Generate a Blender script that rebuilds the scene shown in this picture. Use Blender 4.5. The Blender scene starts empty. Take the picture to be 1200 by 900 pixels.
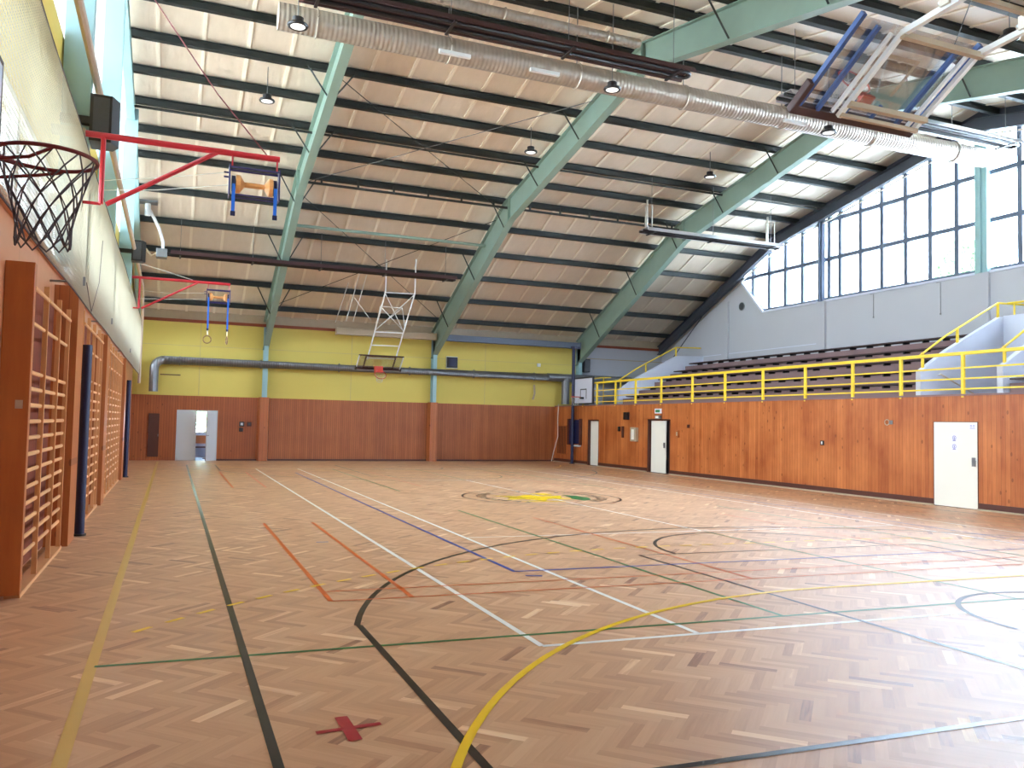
import bpy, math, random
from math import sin, cos, pi, radians, sqrt, atan2
from mathutils import Vector, Matrix
random.seed(7)
S = bpy.context.scene
col = S.collection

# ------------------------------------------------------------------ materials
def nt(name):
    m = bpy.data.materials.new(name); m.use_nodes = True
    n = m.node_tree.nodes; b = n['Principled BSDF']
    return m, n, m.node_tree.links, b
def lin(c):
    return tuple(((x/255)/12.92 if x/255 <= .04045 else ((x/255+.055)/1.055)**2.4) for x in c) + (1,)
def plain(name, rgb, rough=.5, metal=0, noise=.12, scale=6, spec=.5, bump=0):
    m, n, l, b = nt(name)
    c = lin(rgb)
    tc = n.new('ShaderNodeTexCoord'); no = n.new('ShaderNodeTexNoise'); no.inputs['Scale'].default_value = scale
    no.inputs['Detail'].default_value = 4
    l.new(tc.outputs['Object'], no.inputs['Vector'])
    mx = n.new('ShaderNodeMix'); mx.data_type = 'RGBA'
    mx.inputs[6].default_value = tuple(x*(1-noise) for x in c[:3])+(1,)
    mx.inputs[7].default_value = tuple(min(1, x*(1+noise)) for x in c[:3])+(1,)
    l.new(no.outputs['Fac'], mx.inputs[0]); l.new(mx.outputs[2], b.inputs['Base Color'])
    b.inputs['Roughness'].default_value = rough; b.inputs['Metallic'].default_value = metal
    b.inputs['Specular IOR Level'].default_value = spec
    if bump:
        bp = n.new('ShaderNodeBump'); bp.inputs['Strength'].default_value = bump; bp.inputs['Distance'].default_value = .01
        l.new(no.outputs['Fac'], bp.inputs['Height']); l.new(bp.outputs[0], b.inputs['Normal'])
    return m
def boards(name, rgb, rgb2, width=.1, axis=0, rough=.45, grain=1.0, gap=.035, knots=True, blotch=.35):
    """vertical boards side by side along world x (axis 0) or y (axis 1), with grain, knots and dark grooves"""
    m, n, l, b = nt(name)
    tc = n.new('ShaderNodeTexCoord'); sp = n.new('ShaderNodeSeparateXYZ'); l.new(tc.outputs['Object'], sp.inputs[0])
    def M(op, a, b_=None, c=None):
        q = n.new('ShaderNodeMath'); q.operation = op
        for i, v in enumerate((a, b_, c)):
            if v is None: continue
            if isinstance(v, (int, float)): q.inputs[i].default_value = v
            else: l.new(v, q.inputs[i])
        return q.outputs[0]
    u = M('DIVIDE', sp.outputs[axis], width)
    idx = M('FLOOR', u); fr = M('FRACT', u)
    wn = n.new('ShaderNodeTexWhiteNoise'); wn.noise_dimensions = '1D'; l.new(idx, wn.inputs['W'])
    # grain stretched along z
    cb = n.new('ShaderNodeCombineXYZ')
    l.new(M('MULTIPLY_ADD', sp.outputs[axis], 14.0, M('MULTIPLY', wn.outputs['Value'], 31.0)), cb.inputs[0])
    l.new(M('MULTIPLY', sp.outputs[1-axis], 9), cb.inputs[1])
    l.new(M('MULTIPLY_ADD', sp.outputs[2], 1.1, M('MULTIPLY', wn.outputs['Value'], 17.0)), cb.inputs[2])
    gn = n.new('ShaderNodeTexNoise'); gn.inputs['Scale'].default_value = 1.6; gn.inputs['Detail'].default_value = 6
    gn.inputs['Roughness'].default_value = .65
    l.new(cb.outputs[0], gn.inputs['Vector'])
    bn = n.new('ShaderNodeTexNoise'); bn.inputs['Scale'].default_value = .9; bn.inputs['Detail'].default_value = 3
    l.new(tc.outputs['Object'], bn.inputs['Vector'])
    f = M('ADD', M('MULTIPLY', wn.outputs['Value'], .32), M('MULTIPLY', gn.outputs['Fac'], .75*grain))
    f = M('ADD', f, M('MULTIPLY', M('SUBTRACT', bn.outputs['Fac'], .5), blotch*2))
    f = M('SUBTRACT', f, .12)
    mx = n.new('ShaderNodeMix'); mx.data_type = 'RGBA'; mx.clamp_factor = True
    mx.inputs[6].default_value = lin(rgb2); mx.inputs[7].default_value = lin(rgb)
    l.new(f, mx.inputs[0])
    out = mx.outputs[2]
    if knots:
        vo = n.new('ShaderNodeTexVoronoi'); vo.inputs['Scale'].default_value = 1.0
        cb2 = n.new('ShaderNodeCombineXYZ')
        l.new(M('MULTIPLY', sp.outputs[axis], 4.5), cb2.inputs[0]); l.new(M('MULTIPLY', sp.outputs[2], 2.3), cb2.inputs[2])
        l.new(cb2.outputs[0], vo.inputs['Vector'])
        k = M('LESS_THAN', vo.outputs['Distance'], .11)
        mk = n.new('ShaderNodeMix'); mk.data_type = 'RGBA'
        l.new(M('MULTIPLY', k, .55), mk.inputs[0]); l.new(out, mk.inputs[6])
        mk.inputs[7].default_value = tuple(x*.35 for x in lin(rgb2)[:3])+(1,)
        out = mk.outputs[2]
    g = M('GREATER_THAN', M('ABSOLUTE', M('SUBTRACT', fr, .5)), .5-gap)
    mg = n.new('ShaderNodeMix'); mg.data_type = 'RGBA'
    l.new(M('MULTIPLY', g, .55), mg.inputs[0]); l.new(out, mg.inputs[6])
    mg.inputs[7].default_value = tuple(x*.25 for x in lin(rgb2)[:3])+(1,)
    l.new(mg.outputs[2], b.inputs['Base Color'])
    b.inputs['Roughness'].default_value = rough
    return m
def leather(name, rgb): return plain(name, rgb, .6)

M_ = {}
M_['green'] = plain('painted_green_steel', (130,152,138), .45, noise=.08, scale=2.2)
M_['teal'] = plain('painted_pale_blue_green_steel', (150,184,186), .45, noise=.06, scale=2)
M_['greyblue'] = plain('painted_grey_blue_steel', (92,102,120), .5, noise=.08)
M_['purlin'] = plain('dark_grey_green_steel', (42,46,43), .6, noise=.15, scale=3)
M_['gable_steel'] = plain('dark_slate_steel', (66,70,82), .5, noise=.15, scale=3)
M_['black'] = plain('black_metal', (24,20,22), .4, noise=.2)
M_['brownblack'] = plain('dark_maroon_padding', (60,34,34), .55, noise=.2)
M_['galv'] = plain('galvanised_steel', (196,186,172), .32, metal=.75, noise=.16, scale=9)
M_['galv_dark'] = plain('dull_galvanised_steel', (132,133,134), .35, metal=.7, noise=.18, scale=7)
M_['silver'] = plain('bright_aluminium', (214,216,222), .28, metal=.8, noise=.06)
M_['white_metal'] = plain('white_painted_metal', (222,224,222), .4, noise=.04)
M_['beige_metal'] = plain('beige_painted_metal', (176,158,132), .45, noise=.08)
M_['red'] = plain('red_painted_metal', (190,40,52), .35, noise=.08)
M_['rim'] = plain('dark_red_rim_metal', (120,34,36), .4, noise=.1)
M_['rim_orange'] = plain('orange_red_rim_metal', (196,60,40), .4, noise=.08)
M_['blue'] = plain('bright_blue_webbing', (22,98,200), .7, noise=.1)
M_['navy'] = plain('navy_padding', (22,24,62), .5, noise=.12)
M_['blue_metal'] = plain('blue_painted_metal', (48,78,132), .35, noise=.08)
M_['purple_metal'] = plain('dark_violet_metal', (52,46,104), .4, noise=.1)
M_['yellow_rail'] = plain('yellow_painted_rail', (240,206,52), .4, noise=.05)
M_['yellow_wall'] = plain('yellow_wall_paint', (216,196,100), .75, noise=.05, scale=.8)
M_['yellow_clad'] = plain('yellow_cladding_paint', (214,186,80), .6, noise=.06, scale=.8)
M_['white_wall'] = plain('white_wall_plaster', (184,184,190), .85, noise=.03, scale=.7)
M_['white_paint'] = plain('white_smooth_paint', (204,208,222), .6, noise=.03)
M_['door'] = plain('cream_white_door_paint', (236,233,220), .4, noise=.03, scale=1.5)
M_['door_grey'] = plain('pale_grey_door_paint', (202,204,204), .4, noise=.04, scale=1.5)
M_['pine_light'] = plain('light_varnished_pine', (226,166,112), .4, noise=.12, scale=5)
M_['pine_orange'] = boards('orange_varnished_pine', (196,116,56), (158,80,34), .35, 1, .4, gap=0.0)
M_['gallery_wood'] = boards('knotty_pine_cladding', (214,132,72), (150,70,26), .11, 1, .4, blotch=.6)
M_['back_wood'] = boards('slatted_acoustic_pine', (196,116,62), (146,76,38), .085, 0, .5, gap=.09, knots=False)
M_['back_wood_orange'] = boards('orange_slatted_pine', (186,104,50), (144,70,32), .1, 0, .45, gap=.07)
M_['left_wood'] = boards('smooth_plywood_panel', (206,140,100), (190,120,80), 1.2, 1, .35, knots=False, gap=.006, blotch=.2)
M_['left_wood_shaded'] = boards('shaded_pine_boards', (140,64,32), (104,40,20), .14, 1, .9, gap=.05)  # red-brown pine, darkened to carry the shade behind the wall bars
M_['column_wood'] = boards('pine_column_casing', (198,120,66), (160,84,42), .12, 0, .4)
M_['board_red'] = plain('red_brown_board', (136,62,30), .6, noise=.1)
M_['dark_wood'] = plain('dark_red_brown_wood', (84,42,30), .5, noise=.15)
M_['seat_wood'] = plain('dark_brown_seat_plank', (70,50,50), .5, noise=.2)
M_['tier'] = plain('purple_brown_painted_concrete', (134,108,108), .75, noise=.08, scale=2)
M_['spool_wood'] = plain('varnished_spool_wood', (222,158,96), .35, noise=.1)
M_['ring_wood'] = plain('laminated_ring_wood', (150,112,70), .4, noise=.15)
M_['rope'] = plain('grey_brown_cord', (92,82,84), .8, noise=.1)
M_['rope_pale'] = plain('pale_cord', (200,196,186), .8, noise=.05)
M_['rope_red'] = plain('dark_red_cord', (120,52,56), .8, noise=.05)
M_['concrete'] = plain('grey_concrete', (140,138,136), .8, noise=.1)
M_['brown_pipe'] = plain('pale_brown_pipe', (190,170,150), .5, noise=.05)
M_['grille'] = plain('dark_grey_grille', (70,72,76), .6, noise=.2, scale=40)
M_['led'] = plain('white_lamp_lens', (236,236,232), .35, noise=.02)
M_['paper'] = plain('white_paper', (232,232,240), .7, noise=.02)
M_['ink'] = plain('blue_violet_ink', (120,112,178), .7, noise=.05)
M_['green_ink'] = plain('green_sign_ink', (60,130,80), .6, noise=.05)
M_['leaf'] = plain('leaf_green', (122,152,104), .6, noise=.3, scale=3)
M_['bark'] = plain('brown_bark', (92,72,56), .85, noise=.25)
M_['bounce_ground'] = plain('paved_bounce_ground', (228,224,216), .9, noise=.1, scale=1)  # unseen ground, made pale to bounce daylight up to the roof lining
M_['tiles'] = plain('pale_corridor_floor', (206,214,226), .25, noise=.05)

# roof panels: pale beige foil with slight wrinkles
def roofmat():
    m, n, l, b = nt('beige_insulation_foil')
    tc = n.new('ShaderNodeTexCoord'); no = n.new('ShaderNodeTexNoise'); no.inputs['Scale'].default_value = 2.2; no.inputs['Detail'].default_value = 5
    mp = n.new('ShaderNodeMapping'); mp.inputs['Scale'].default_value = (2.2, .8, 1)
    l.new(tc.outputs['Object'], mp.inputs[0]); l.new(mp.outputs[0], no.inputs['Vector'])
    mx = n.new('ShaderNodeMix'); mx.data_type = 'RGBA'
    mx.inputs[6].default_value = lin((214,198,176)); mx.inputs[7].default_value = lin((230,214,194))
    l.new(no.outputs['Fac'], mx.inputs[0]); l.new(mx.outputs[2], b.inputs['Base Color'])
    b.inputs['Roughness'].default_value = .38; b.inputs['Specular IOR Level'].default_value = .8; b.inputs['Metallic'].default_value = .08
    bp = n.new('ShaderNodeBump'); bp.inputs['Strength'].default_value = .35; bp.inputs['Distance'].default_value = .03
    l.new(no.outputs['Fac'], bp.inputs['Height']); l.new(bp.outputs[0], b.inputs['Normal'])
    return m
M_['roof'] = roofmat()
M_['batten'] = plain('pale_roof_batten', (240,228,208), .5, noise=.04)
# spiral duct: ribs along x
def ductmat(name, rgb, axis=0, pitch=.095, metal=.35):
    m, n, l, b = nt(name)
    tc = n.new('ShaderNodeTexCoord'); sp = n.new('ShaderNodeSeparateXYZ'); l.new(tc.outputs['Object'], sp.inputs[0])
    ma = n.new('ShaderNodeMath'); ma.operation = 'MULTIPLY'; l.new(sp.outputs[axis], ma.inputs[0]); ma.inputs[1].default_value = 2*pi/pitch
    si = n.new('ShaderNodeMath'); si.operation = 'SINE'; l.new(ma.outputs[0], si.inputs[0])
    no = n.new('ShaderNodeTexNoise'); no.inputs['Scale'].default_value = 5; l.new(tc.outputs['Object'], no.inputs['Vector'])
    mx = n.new('ShaderNodeMix'); mx.data_type = 'RGBA'; c = lin(rgb)
    mx.inputs[6].default_value = tuple(x*.8 for x in c[:3])+(1,); mx.inputs[7].default_value = tuple(min(1,x*1.15) for x in c[:3])+(1,)
    l.new(no.outputs['Fac'], mx.inputs[0]); l.new(mx.outputs[2], b.inputs['Base Color'])
    b.inputs['Metallic'].default_value = metal; b.inputs['Roughness'].default_value = .36
    bp = n.new('ShaderNodeBump'); bp.inputs['Strength'].default_value = .45; bp.inputs['Distance'].default_value = .01
    l.new(si.outputs[0], bp.inputs['Height']); l.new(bp.outputs[0], b.inputs['Normal'])
    return m
M_['spiral'] = ductmat('spiral_galvanised_duct', (172,160,146))
M_['spiral_dark'] = ductmat('spiral_galvanised_duct_grey', (134,135,138), metal=.6)
# glass
def glassmat(name, tint=(.9,.95,.97,1), gl=.8):
    m = bpy.data.materials.new(name); m.use_nodes = True
    n = m.node_tree.nodes; l = m.node_tree.links; n.clear()
    o = n.new('ShaderNodeOutputMaterial'); t = n.new('ShaderNodeBsdfTransparent'); g = n.new('ShaderNodeBsdfGlossy')
    mix = n.new('ShaderNodeMixShader'); fr = n.new('ShaderNodeFresnel'); fr.inputs['IOR'].default_value = 1.45
    ad = n.new('ShaderNodeMath'); ad.operation = 'MULTIPLY'; ad.inputs[1].default_value = gl
    l.new(fr.outputs[0], ad.inputs[0]); l.new(ad.outputs[0], mix.inputs[0])
    t.inputs[0].default_value = tint; g.inputs['Roughness'].default_value = .03
    l.new(t.outputs[0], mix.inputs[1]); l.new(g.outputs[0], mix.inputs[2]); l.new(mix.outputs[0], o.inputs[0])
    return m
M_['glass'] = glassmat('clear_window_glass')
M_['dimmed_glass'] = glassmat('daylight_dimming_side_glass', (.60,.61,.59,1))  # tint added to weaken the daylight from the left windows
M_['acrylic'] = glassmat('smoky_acrylic_backboard', (.93,.96,1,1), .5)
# translucent netting cord
def netmat():
    m = bpy.data.materials.new('white_net_cord'); m.use_nodes = True
    n = m.node_tree.nodes; l = m.node_tree.links; n.clear()
    o = n.new('ShaderNodeOutputMaterial'); d = n.new('ShaderNodeBsdfDiffuse'); t = n.new('ShaderNodeBsdfTranslucent'); mix = n.new('ShaderNodeMixShader')
    no = n.new('ShaderNodeTexNoise'); no.inputs['Scale'].default_value = 3
    mx = n.new('ShaderNodeMix'); mx.data_type = 'RGBA'; mx.inputs[6].default_value = (.60,.56,.46,1); mx.inputs[7].default_value = (.70,.67,.57,1)
    l.new(no.outputs['Fac'], mx.inputs[0])
    l.new(mx.outputs[2], d.inputs[0]); l.new(mx.outputs[2], t.inputs[0]); mix.inputs[0].default_value = .6
    l.new(d.outputs[0], mix.inputs[1]); l.new(t.outputs[0], mix.inputs[2]); l.new(mix.outputs[0], o.inputs[0])
    return m
M_['net'] = netmat()
# parquet
def parquet():
    m, n, l, b = nt('oak_herringbone_parquet')
    at = n.new('ShaderNodeAttribute'); at.attribute_name = 'tone'
    uv = n.new('ShaderNodeUVMap'); uv.uv_map = 'UVMap'
    mp = n.new('ShaderNodeMapping'); mp.inputs['Scale'].default_value = (1.6, 22, 1); l.new(uv.outputs[0], mp.inputs[0])
    no = n.new('ShaderNodeTexNoise'); no.inputs['Scale'].default_value = 1.6; no.inputs['Detail'].default_value = 5; no.inputs['Distortion'].default_value = .6
    l.new(mp.outputs[0], no.inputs['Vector'])
    cr = n.new('ShaderNodeValToRGB'); e = cr.color_ramp.elements
    e[0].position = 0; e[0].color = lin((150,100,68)); e[1].position = 1; e[1].color = lin((240,204,164))
    for p, c in ((.12,(184,132,94)),(.5,(205,156,115)),(.88,(218,174,134))):
        x = e.new(p); x.color = lin(c)
    ad = n.new('ShaderNodeMath'); ad.operation = 'MULTIPLY_ADD'; l.new(no.outputs['Fac'], ad.inputs[0]); ad.inputs[1].default_value = .5
    su = n.new('ShaderNodeMath'); su.operation = 'SUBTRACT'; l.new(at.outputs['Fac'], su.inputs[0]); su.inputs[1].default_value = .25
    l.new(su.outputs[0], ad.inputs[2]); l.new(ad.outputs[0], cr.inputs[0])
    l.new(cr.outputs[0], b.inputs['Base Color'])
    # lacquer with slightly varying gloss
    r2 = n.new('ShaderNodeMath'); r2.operation = 'MULTIPLY_ADD'; l.new(at.outputs['Fac'], r2.inputs[0]); r2.inputs[1].default_value = .06; r2.inputs[2].default_value = .45
    l.new(r2.outputs[0], b.inputs['Roughness'])
    b.inputs['Specular IOR Level'].default_value = .5; b.inputs['Coat Weight'].default_value = .42; b.inputs['Coat Roughness'].default_value = .5
    bp = n.new('ShaderNodeBump'); bp.inputs['Strength'].default_value = .12; bp.inputs['Distance'].default_value = .002
    l.new(no.outputs['Fac'], bp.inputs['Height']); l.new(bp.outputs[0], b.inputs['Normal'])
    return m
M_['parquet'] = parquet()
def paint(name, rgb): 
    return plain(name, rgb, .3, noise=.06, scale=4)
P_ = {k: paint('floor_paint_'+k, c) for k, c in dict(black=(26,22,20), white=(246,245,240), yellow=(250,206,24), pale_yellow=(216,176,84), blue=(36,78,170), green=(40,120,60), orange=(226,104,44), red=(176,28,46), dark=(70,52,40)).items()}

# ------------------------------------------------------------------ mesh helpers
class MB:
    def __init__(s): s.v = []; s.f = []; s.smooth = False
    def add(s, vs, fs):
        k = len(s.v); s.v += [tuple(p) for p in vs]; s.f += [tuple(i+k for i in f) for f in fs]; return s
    def box(s, x0, x1, y0, y1, z0, z1):
        v = [(x,y,z) for x in (x0,x1) for y in (y0,y1) for z in (z0,z1)]
        return s.add(v, [(0,1,3,2),(4,6,7,5),(0,4,5,1),(2,3,7,6),(0,2,6,4),(1,5,7,3)])
    def bar(s, a, b, w, h, up=(0,0,1)):
        a, b = Vector(a), Vector(b); d = (b-a).normalized(); u = Vector(up)
        if abs(d.dot(u)) > .98: u = Vector((0,1,0))
        r = d.cross(u).normalized(); u = r.cross(d)
        v = [p + r*sx*w/2 + u*sz*h/2 for p in (a,b) for sx, sz in ((-1,-1),(1,-1),(1,1),(-1,1))]
        return s.add(v, [(3,2,1,0),(4,5,6,7),(0,1,5,4),(1,2,6,5),(2,3,7,6),(3,0,4,7)])
    def tube(s, pts, r, n=8, closed=False, cap=True):
        pts = [Vector(p) for p in pts]; N = len(pts); rings = []
        ref = None
        for i, p in enumerate(pts):
            if closed: d = (pts[(i+1)%N]-pts[i-1])
            else: d = pts[min(i+1,N-1)]-pts[max(i-1,0)]
            d.normalize()
            if ref is None:
                ref = Vector((0,0,1)) if abs(d.z) < .9 else Vector((1,0,0))
            x = d.cross(ref)
            if x.length < 1e-5: x = d.cross(Vector((0,1,0)))
            x.normalize(); y = d.cross(x).normalized(); ref = -y if False else ref
            rr = r[i] if isinstance(r, (list,tuple)) else r
            rings.append([p + (x*cos(2*pi*k/n)+y*sin(2*pi*k/n))*rr for k in range(n)])
        v = [q for R in rings for q in R]; f = []
        M = N if closed else N-1
        for i in range(M):
            a, b = i*n, ((i+1)%N)*n
            for k in range(n): f.append((a+k, a+(k+1)%n, b+(k+1)%n, b+k))
        if cap and not closed: f.append(tuple(range(n))[::-1]); f.append(tuple(range((N-1)*n, N*n)))
        return s.add(v, f)
    def prism(s, poly, axis, a, b):
        """poly: 2D points in the plane perpendicular to axis, extruded from a to b"""
        def P(p, t):
            return (t,p[0],p[1]) if axis == 0 else (p[0],t,p[1]) if axis == 1 else (p[0],p[1],t)
        n = len(poly); v = [P(p,a) for p in poly]+[P(p,b) for p in poly]
        return s.add(v, [tuple(range(n))[::-1], tuple(range(n,2*n))]+[(i,(i+1)%n,(i+1)%n+n,i+n) for i in range(n)])
    def torus(s, c, R, r, axis=(0,0,1), n=32, m=8, a0=0, a1=2*pi):
        c = Vector(c); ax = Vector(axis).normalized(); x = ax.orthogonal().normalized(); y = ax.cross(x)
        full = abs(a1-a0-2*pi) < 1e-4
        k = n if full else n+1
        return s.tube([c+(x*cos(a0+(a1-a0)*i/n)+y*sin(a0+(a1-a0)*i/n))*R for i in range(k)], r, m, closed=full)
    def disc(s, c, R, h, axis=(0,0,1), n=24):
        c = Vector(c); a = Vector(axis).normalized()
        return s.tube([c, c+a*h], R, n)
    def build(s, name, mat, parent=None, smooth=False, bevel=0, origin=None):
        me = bpy.data.meshes.new(name)
        me.from_pydata(s.v, [], s.f)
        for m in (mat if isinstance(mat, (list,tuple)) else [mat]): me.materials.append(m)
        me.update()
        import bmesh
        bm = bmesh.new(); bm.from_mesh(me); bmesh.ops.recalc_face_normals(bm, faces=bm.faces); bm.to_mesh(me); bm.free()
        if smooth:
            me.polygons.foreach_set('use_smooth', [True]*len(me.polygons)); me.set_sharp_from_angle(angle=radians(40))
        o = bpy.data.objects.new(name, me); col.objects.link(o)
        if parent is not None:
            o.parent = parent; o.matrix_parent_inverse = Matrix.Translation(-Vector(parent.location))
        if bevel:
            bv = o.modifiers.new('bevel', 'BEVEL'); bv.width = bevel; bv.segments = 2; bv.limit_method = 'ANGLE'
        return o
def tag(o, label=None, cat=None, group=None, kind=None):
    if label: o['label'] = label
    if cat: o['category'] = cat
    if group: o['group'] = group
    if kind: o['kind'] = kind
    return o
def thing(name, loc, label, cat, group=None):
    o = bpy.data.objects.new(name, None); col.objects.link(o); o.location = loc; o.empty_display_size = .2
    return tag(o, label, cat, group)
def struct(mb, name, mat, label, **k):
    return tag(mb.build(name, mat, **k), label, None, None, 'structure')
ORD = ['first','second','third','fourth','fifth','sixth','seventh','eighth','ninth','tenth','eleventh','twelfth','thirteenth','fourteenth','fifteenth','sixteenth']

# ------------------------------------------------------------------ dimensions
XL, XR, XG = -1.5, 16.92, 22.87      # left wall, gallery front wall, right gable wall
YB, YF = 35.54, -1.2                 # back wall, wall behind the viewer
ZW, YR = 2.6, 17.7                   # top of wood cladding, ridge line
FX = [3.5, 10.785, 18.07]            # steel frames
def ztop(y):                          # top of rafters
    d = abs(y-YR)
    return 11.5-.2*d if d <= 9.3 else 9.64-.45*(d-9.3)
def zlow(y):
    d = abs(y-YR)
    return 10.8-.215*d if d <= 8.8 else 8.908-.475*(d-8.8)
RO = .24                              # roof skin above rafters
prof_y = [YF-.4, YR-9.3, YR, YR+9.3, YB+.3]

# ------------------------------------------------------------------ floor
def make_floor():
    w, nn = .068, 6
    A = radians(45); R0 = 28
    verts=[]; faces=[]; uvs=[]; tone=[]
    ca, sa = cos(A), sin(A)
    X0, X1, Y0, Y1 = XL-.05, XR+.05, YF-.05, YB+.05
    cx, cy = (X0+X1)/2, (Y0+Y1)/2
    rnd = random.Random(3)
    K = int(30/w)
    def put(a0, b0, a1, b1, vert):
        mx, my = (a0+a1)/2*w, (b0+b1)/2*w
        x = cx + mx*ca + my*sa; y = cy - mx*sa + my*ca
        if not (X0 < x < X1 and Y0 < y < Y1): return
        k = len(verts)
        for (p,q) in ((a0,b0),(a1,b0),(a1,b1),(a0,b1)):
            p*=w; q*=w
            verts.append((cx + p*ca + q*sa, cy - p*sa + q*ca, 0))
        faces.append((k,k+1,k+2,k+3))
        ox, oy = rnd.random()*40, rnd.random()*40
        L_ = nn*w
        if vert: uvs.extend([(ox,oy),(ox,oy+w),(ox+L_,oy+w),(ox+L_,oy)])
        else: uvs.extend([(ox,oy),(ox+L_,oy),(ox+L_,oy+w),(ox,oy+w)])
        t = rnd.gauss(.5,.19)
        if rnd.random() < .03: t += .3
        tone.append(min(1,max(0,t)))
    for s in range(-K, K):
        # row y = s ; diagonal offset so that the covered square stays near the centre
        m0 = int((-K - s)/(2*nn))-1; m1 = int((K - s)/(2*nn))+1
        for m in range(m0, m1):
            a = s+2*nn*m
            put(a, s, a+nn, s+1, False)
            b = s-2*nn+1+2*nn*m
            put(s, b, s+1, b+nn, True)
    # base slab
    k = len(verts)
    verts.extend([(X0-.2,Y0-.2,-.012),(X1+.2,Y0-.2,-.012),(X1+.2,Y1+.2,-.012),(X0-.2,Y1+.2,-.012),
                  (X0-.2,Y0-.2,-.2),(X1+.2,Y0-.2,-.2),(X1+.2,Y1+.2,-.2),(X0-.2,Y1+.2,-.2)])
    sl = [(0,1,2,3),(7,6,5,4),(0,4,5,1),(1,5,6,2),(2,6,7,3),(3,7,4,0)]
    for f in sl:
        faces.append(tuple(k+i for i in f)); uvs.extend([(0,0)]*4); tone.append(.4)
    me = bpy.data.meshes.new('floor'); me.from_pydata(verts, [], faces)
    uvl = me.uv_layers.new(name='UVMap'); uvl.data.foreach_set('uv', [c for u in uvs for c in u])
    at = me.attributes.new('tone', 'FLOAT', 'FACE'); at.data.foreach_set('value', tone)
    me.materials.append(M_['parquet']); me.update()
    o = bpy.data.objects.new('floor', me); col.objects.link(o)
    return tag(o, 'glossy oak herringbone parquet sports floor covered in coloured court lines', kind='structure')
floor = make_floor()

# court lines: the court is painted very slightly askew to the room
SK = -.042; CX = 8.3; YC = 17.65
def cp(x, y): return (x, y + SK*(x-8.25))
def strip(mb, pts, w, z, closed=False):
    pts = [Vector(cp(*p)) for p in pts]; N = len(pts); L_=[]; R_=[]
    for i in range(N):
        if closed: d = pts[(i+1)%N]-pts[i-1]
        else: d = pts[min(i+1,N-1)]-pts[max(i-1,0)]
        d.normalize(); nrm = Vector((-d.y, d.x))*w/2
        L_.append(pts[i]+nrm); R_.append(pts[i]-nrm)
    v = [(p.x,p.y,z) for p in L_]+[(p.x,p.y,z) for p in R_]
    f = [(i,(i+1)%N,(i+1)%N+N,i+N) for i in range(N if closed else N-1)]
    mb.add(v, f)
def arc(cx, cy, r, a0, a1, n=48): return [(cx+r*cos(a0+(a1-a0)*i/n), cy+r*sin(a0+(a1-a0)*i/n)) for i in range(n+1)]
def line_part(name, build, mat, label):
    mb = MB(); build(mb); o = mb.build(name, mat, floor); o['label'] = label; return o
def mir(p): return [(x, 2*YC-y) for x, y in p]
def both(mb, pts, w, z):
    strip(mb, pts, w, z); strip(mb, mir(pts), w, z)
YBL = 3.37
def bask(mb):
    z=.0030; w=.052
    for x in (.555, 16.05): strip(mb, [(x,YBL),(x,2*YC-YBL)], .055, z)
    both(mb, [(.555,YBL),(16.05,YBL)], w, z)
    cy = 5.0; r = 7.0; a = .2482
    both(mb, [(CX-6.77,YBL),(CX-6.77,6.70)]+arc(CX,cy,r,pi-a,a,60)+[(CX+6.77,6.70),(CX+6.77,YBL)], .055, z)
    both(mb, [(5.88,YBL),(5.88,9.53),(10.76,9.53),(10.76,YBL)], w, z)
    both(mb, arc(CX,9.53,1.86,0,pi), w, z)
    both(mb, arc(CX,5.05,1.29,0,pi), w, z)
    strip(mb, arc(8.22,17.95,1.86,0,2*pi,64)[:-1], w, z, True)
line_part('basketball_lines', bask, P_['black'], 'black basketball court lines with three-point arcs and centre circle')
def tennis(mb):
    z=.0022; w=.055
    for x in (2.74, 4.16, 12.44, 13.86): strip(mb, [(x,5.68),(x,29.5)], w, z)
    both(mb, [(2.74,5.68),(13.86,5.68)], w, z)
    both(mb, [(4.16,11.62),(12.44,11.62)], .045, z)
    strip(mb, [(CX,11.62),(CX,23.6)], .045, z)
line_part('tennis_lines', tennis, P_['white'], 'white tennis court lines')
def volley(mb):
    z=.0038; w=.05
    strip(mb, [(3.78,8.78),(12.9,8.78),(12.9,27.3),(3.78,27.3),(3.78,8.75)], w, z)
    strip(mb, [(1.95,11.60),(2.12,11.60)], .06, z); strip(mb, [(3.8,8.5),(3.98,8.44)], .06, z)
line_part('volleyball_lines', volley, P_['blue'], 'blue volleyball court lines')
def greenl(mb):
    z=.0026; w=.045
    both(mb, [(-.43,6.03),(16.8,6.03)], w, z)
    both(mb, [(5.31,6.03),(5.31,15.4)], w, z)
    both(mb, [(11.3,6.03),(11.3,15.4)], w, z)
    both(mb, [(CX,6.03),(CX,11.55)], .04, z)
line_part('green_court_lines', greenl, P_['green'], 'green court lines')
def orange(mb):
    z=.0034; w=.05
    for x in (1.47, 2.26, 6.27, 10.33, 14.34, 15.13): both(mb, [(x,7.7),(x,13.95)], w if x<3 else .035, z)
    both(mb, [(1.47,7.7),(15.13,7.7)], .03, z); both(mb, [(1.47,8.16),(15.13,8.16)], .03, z)
line_part('badminton_lines', orange, P_['orange'], 'orange badminton court lines')
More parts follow.
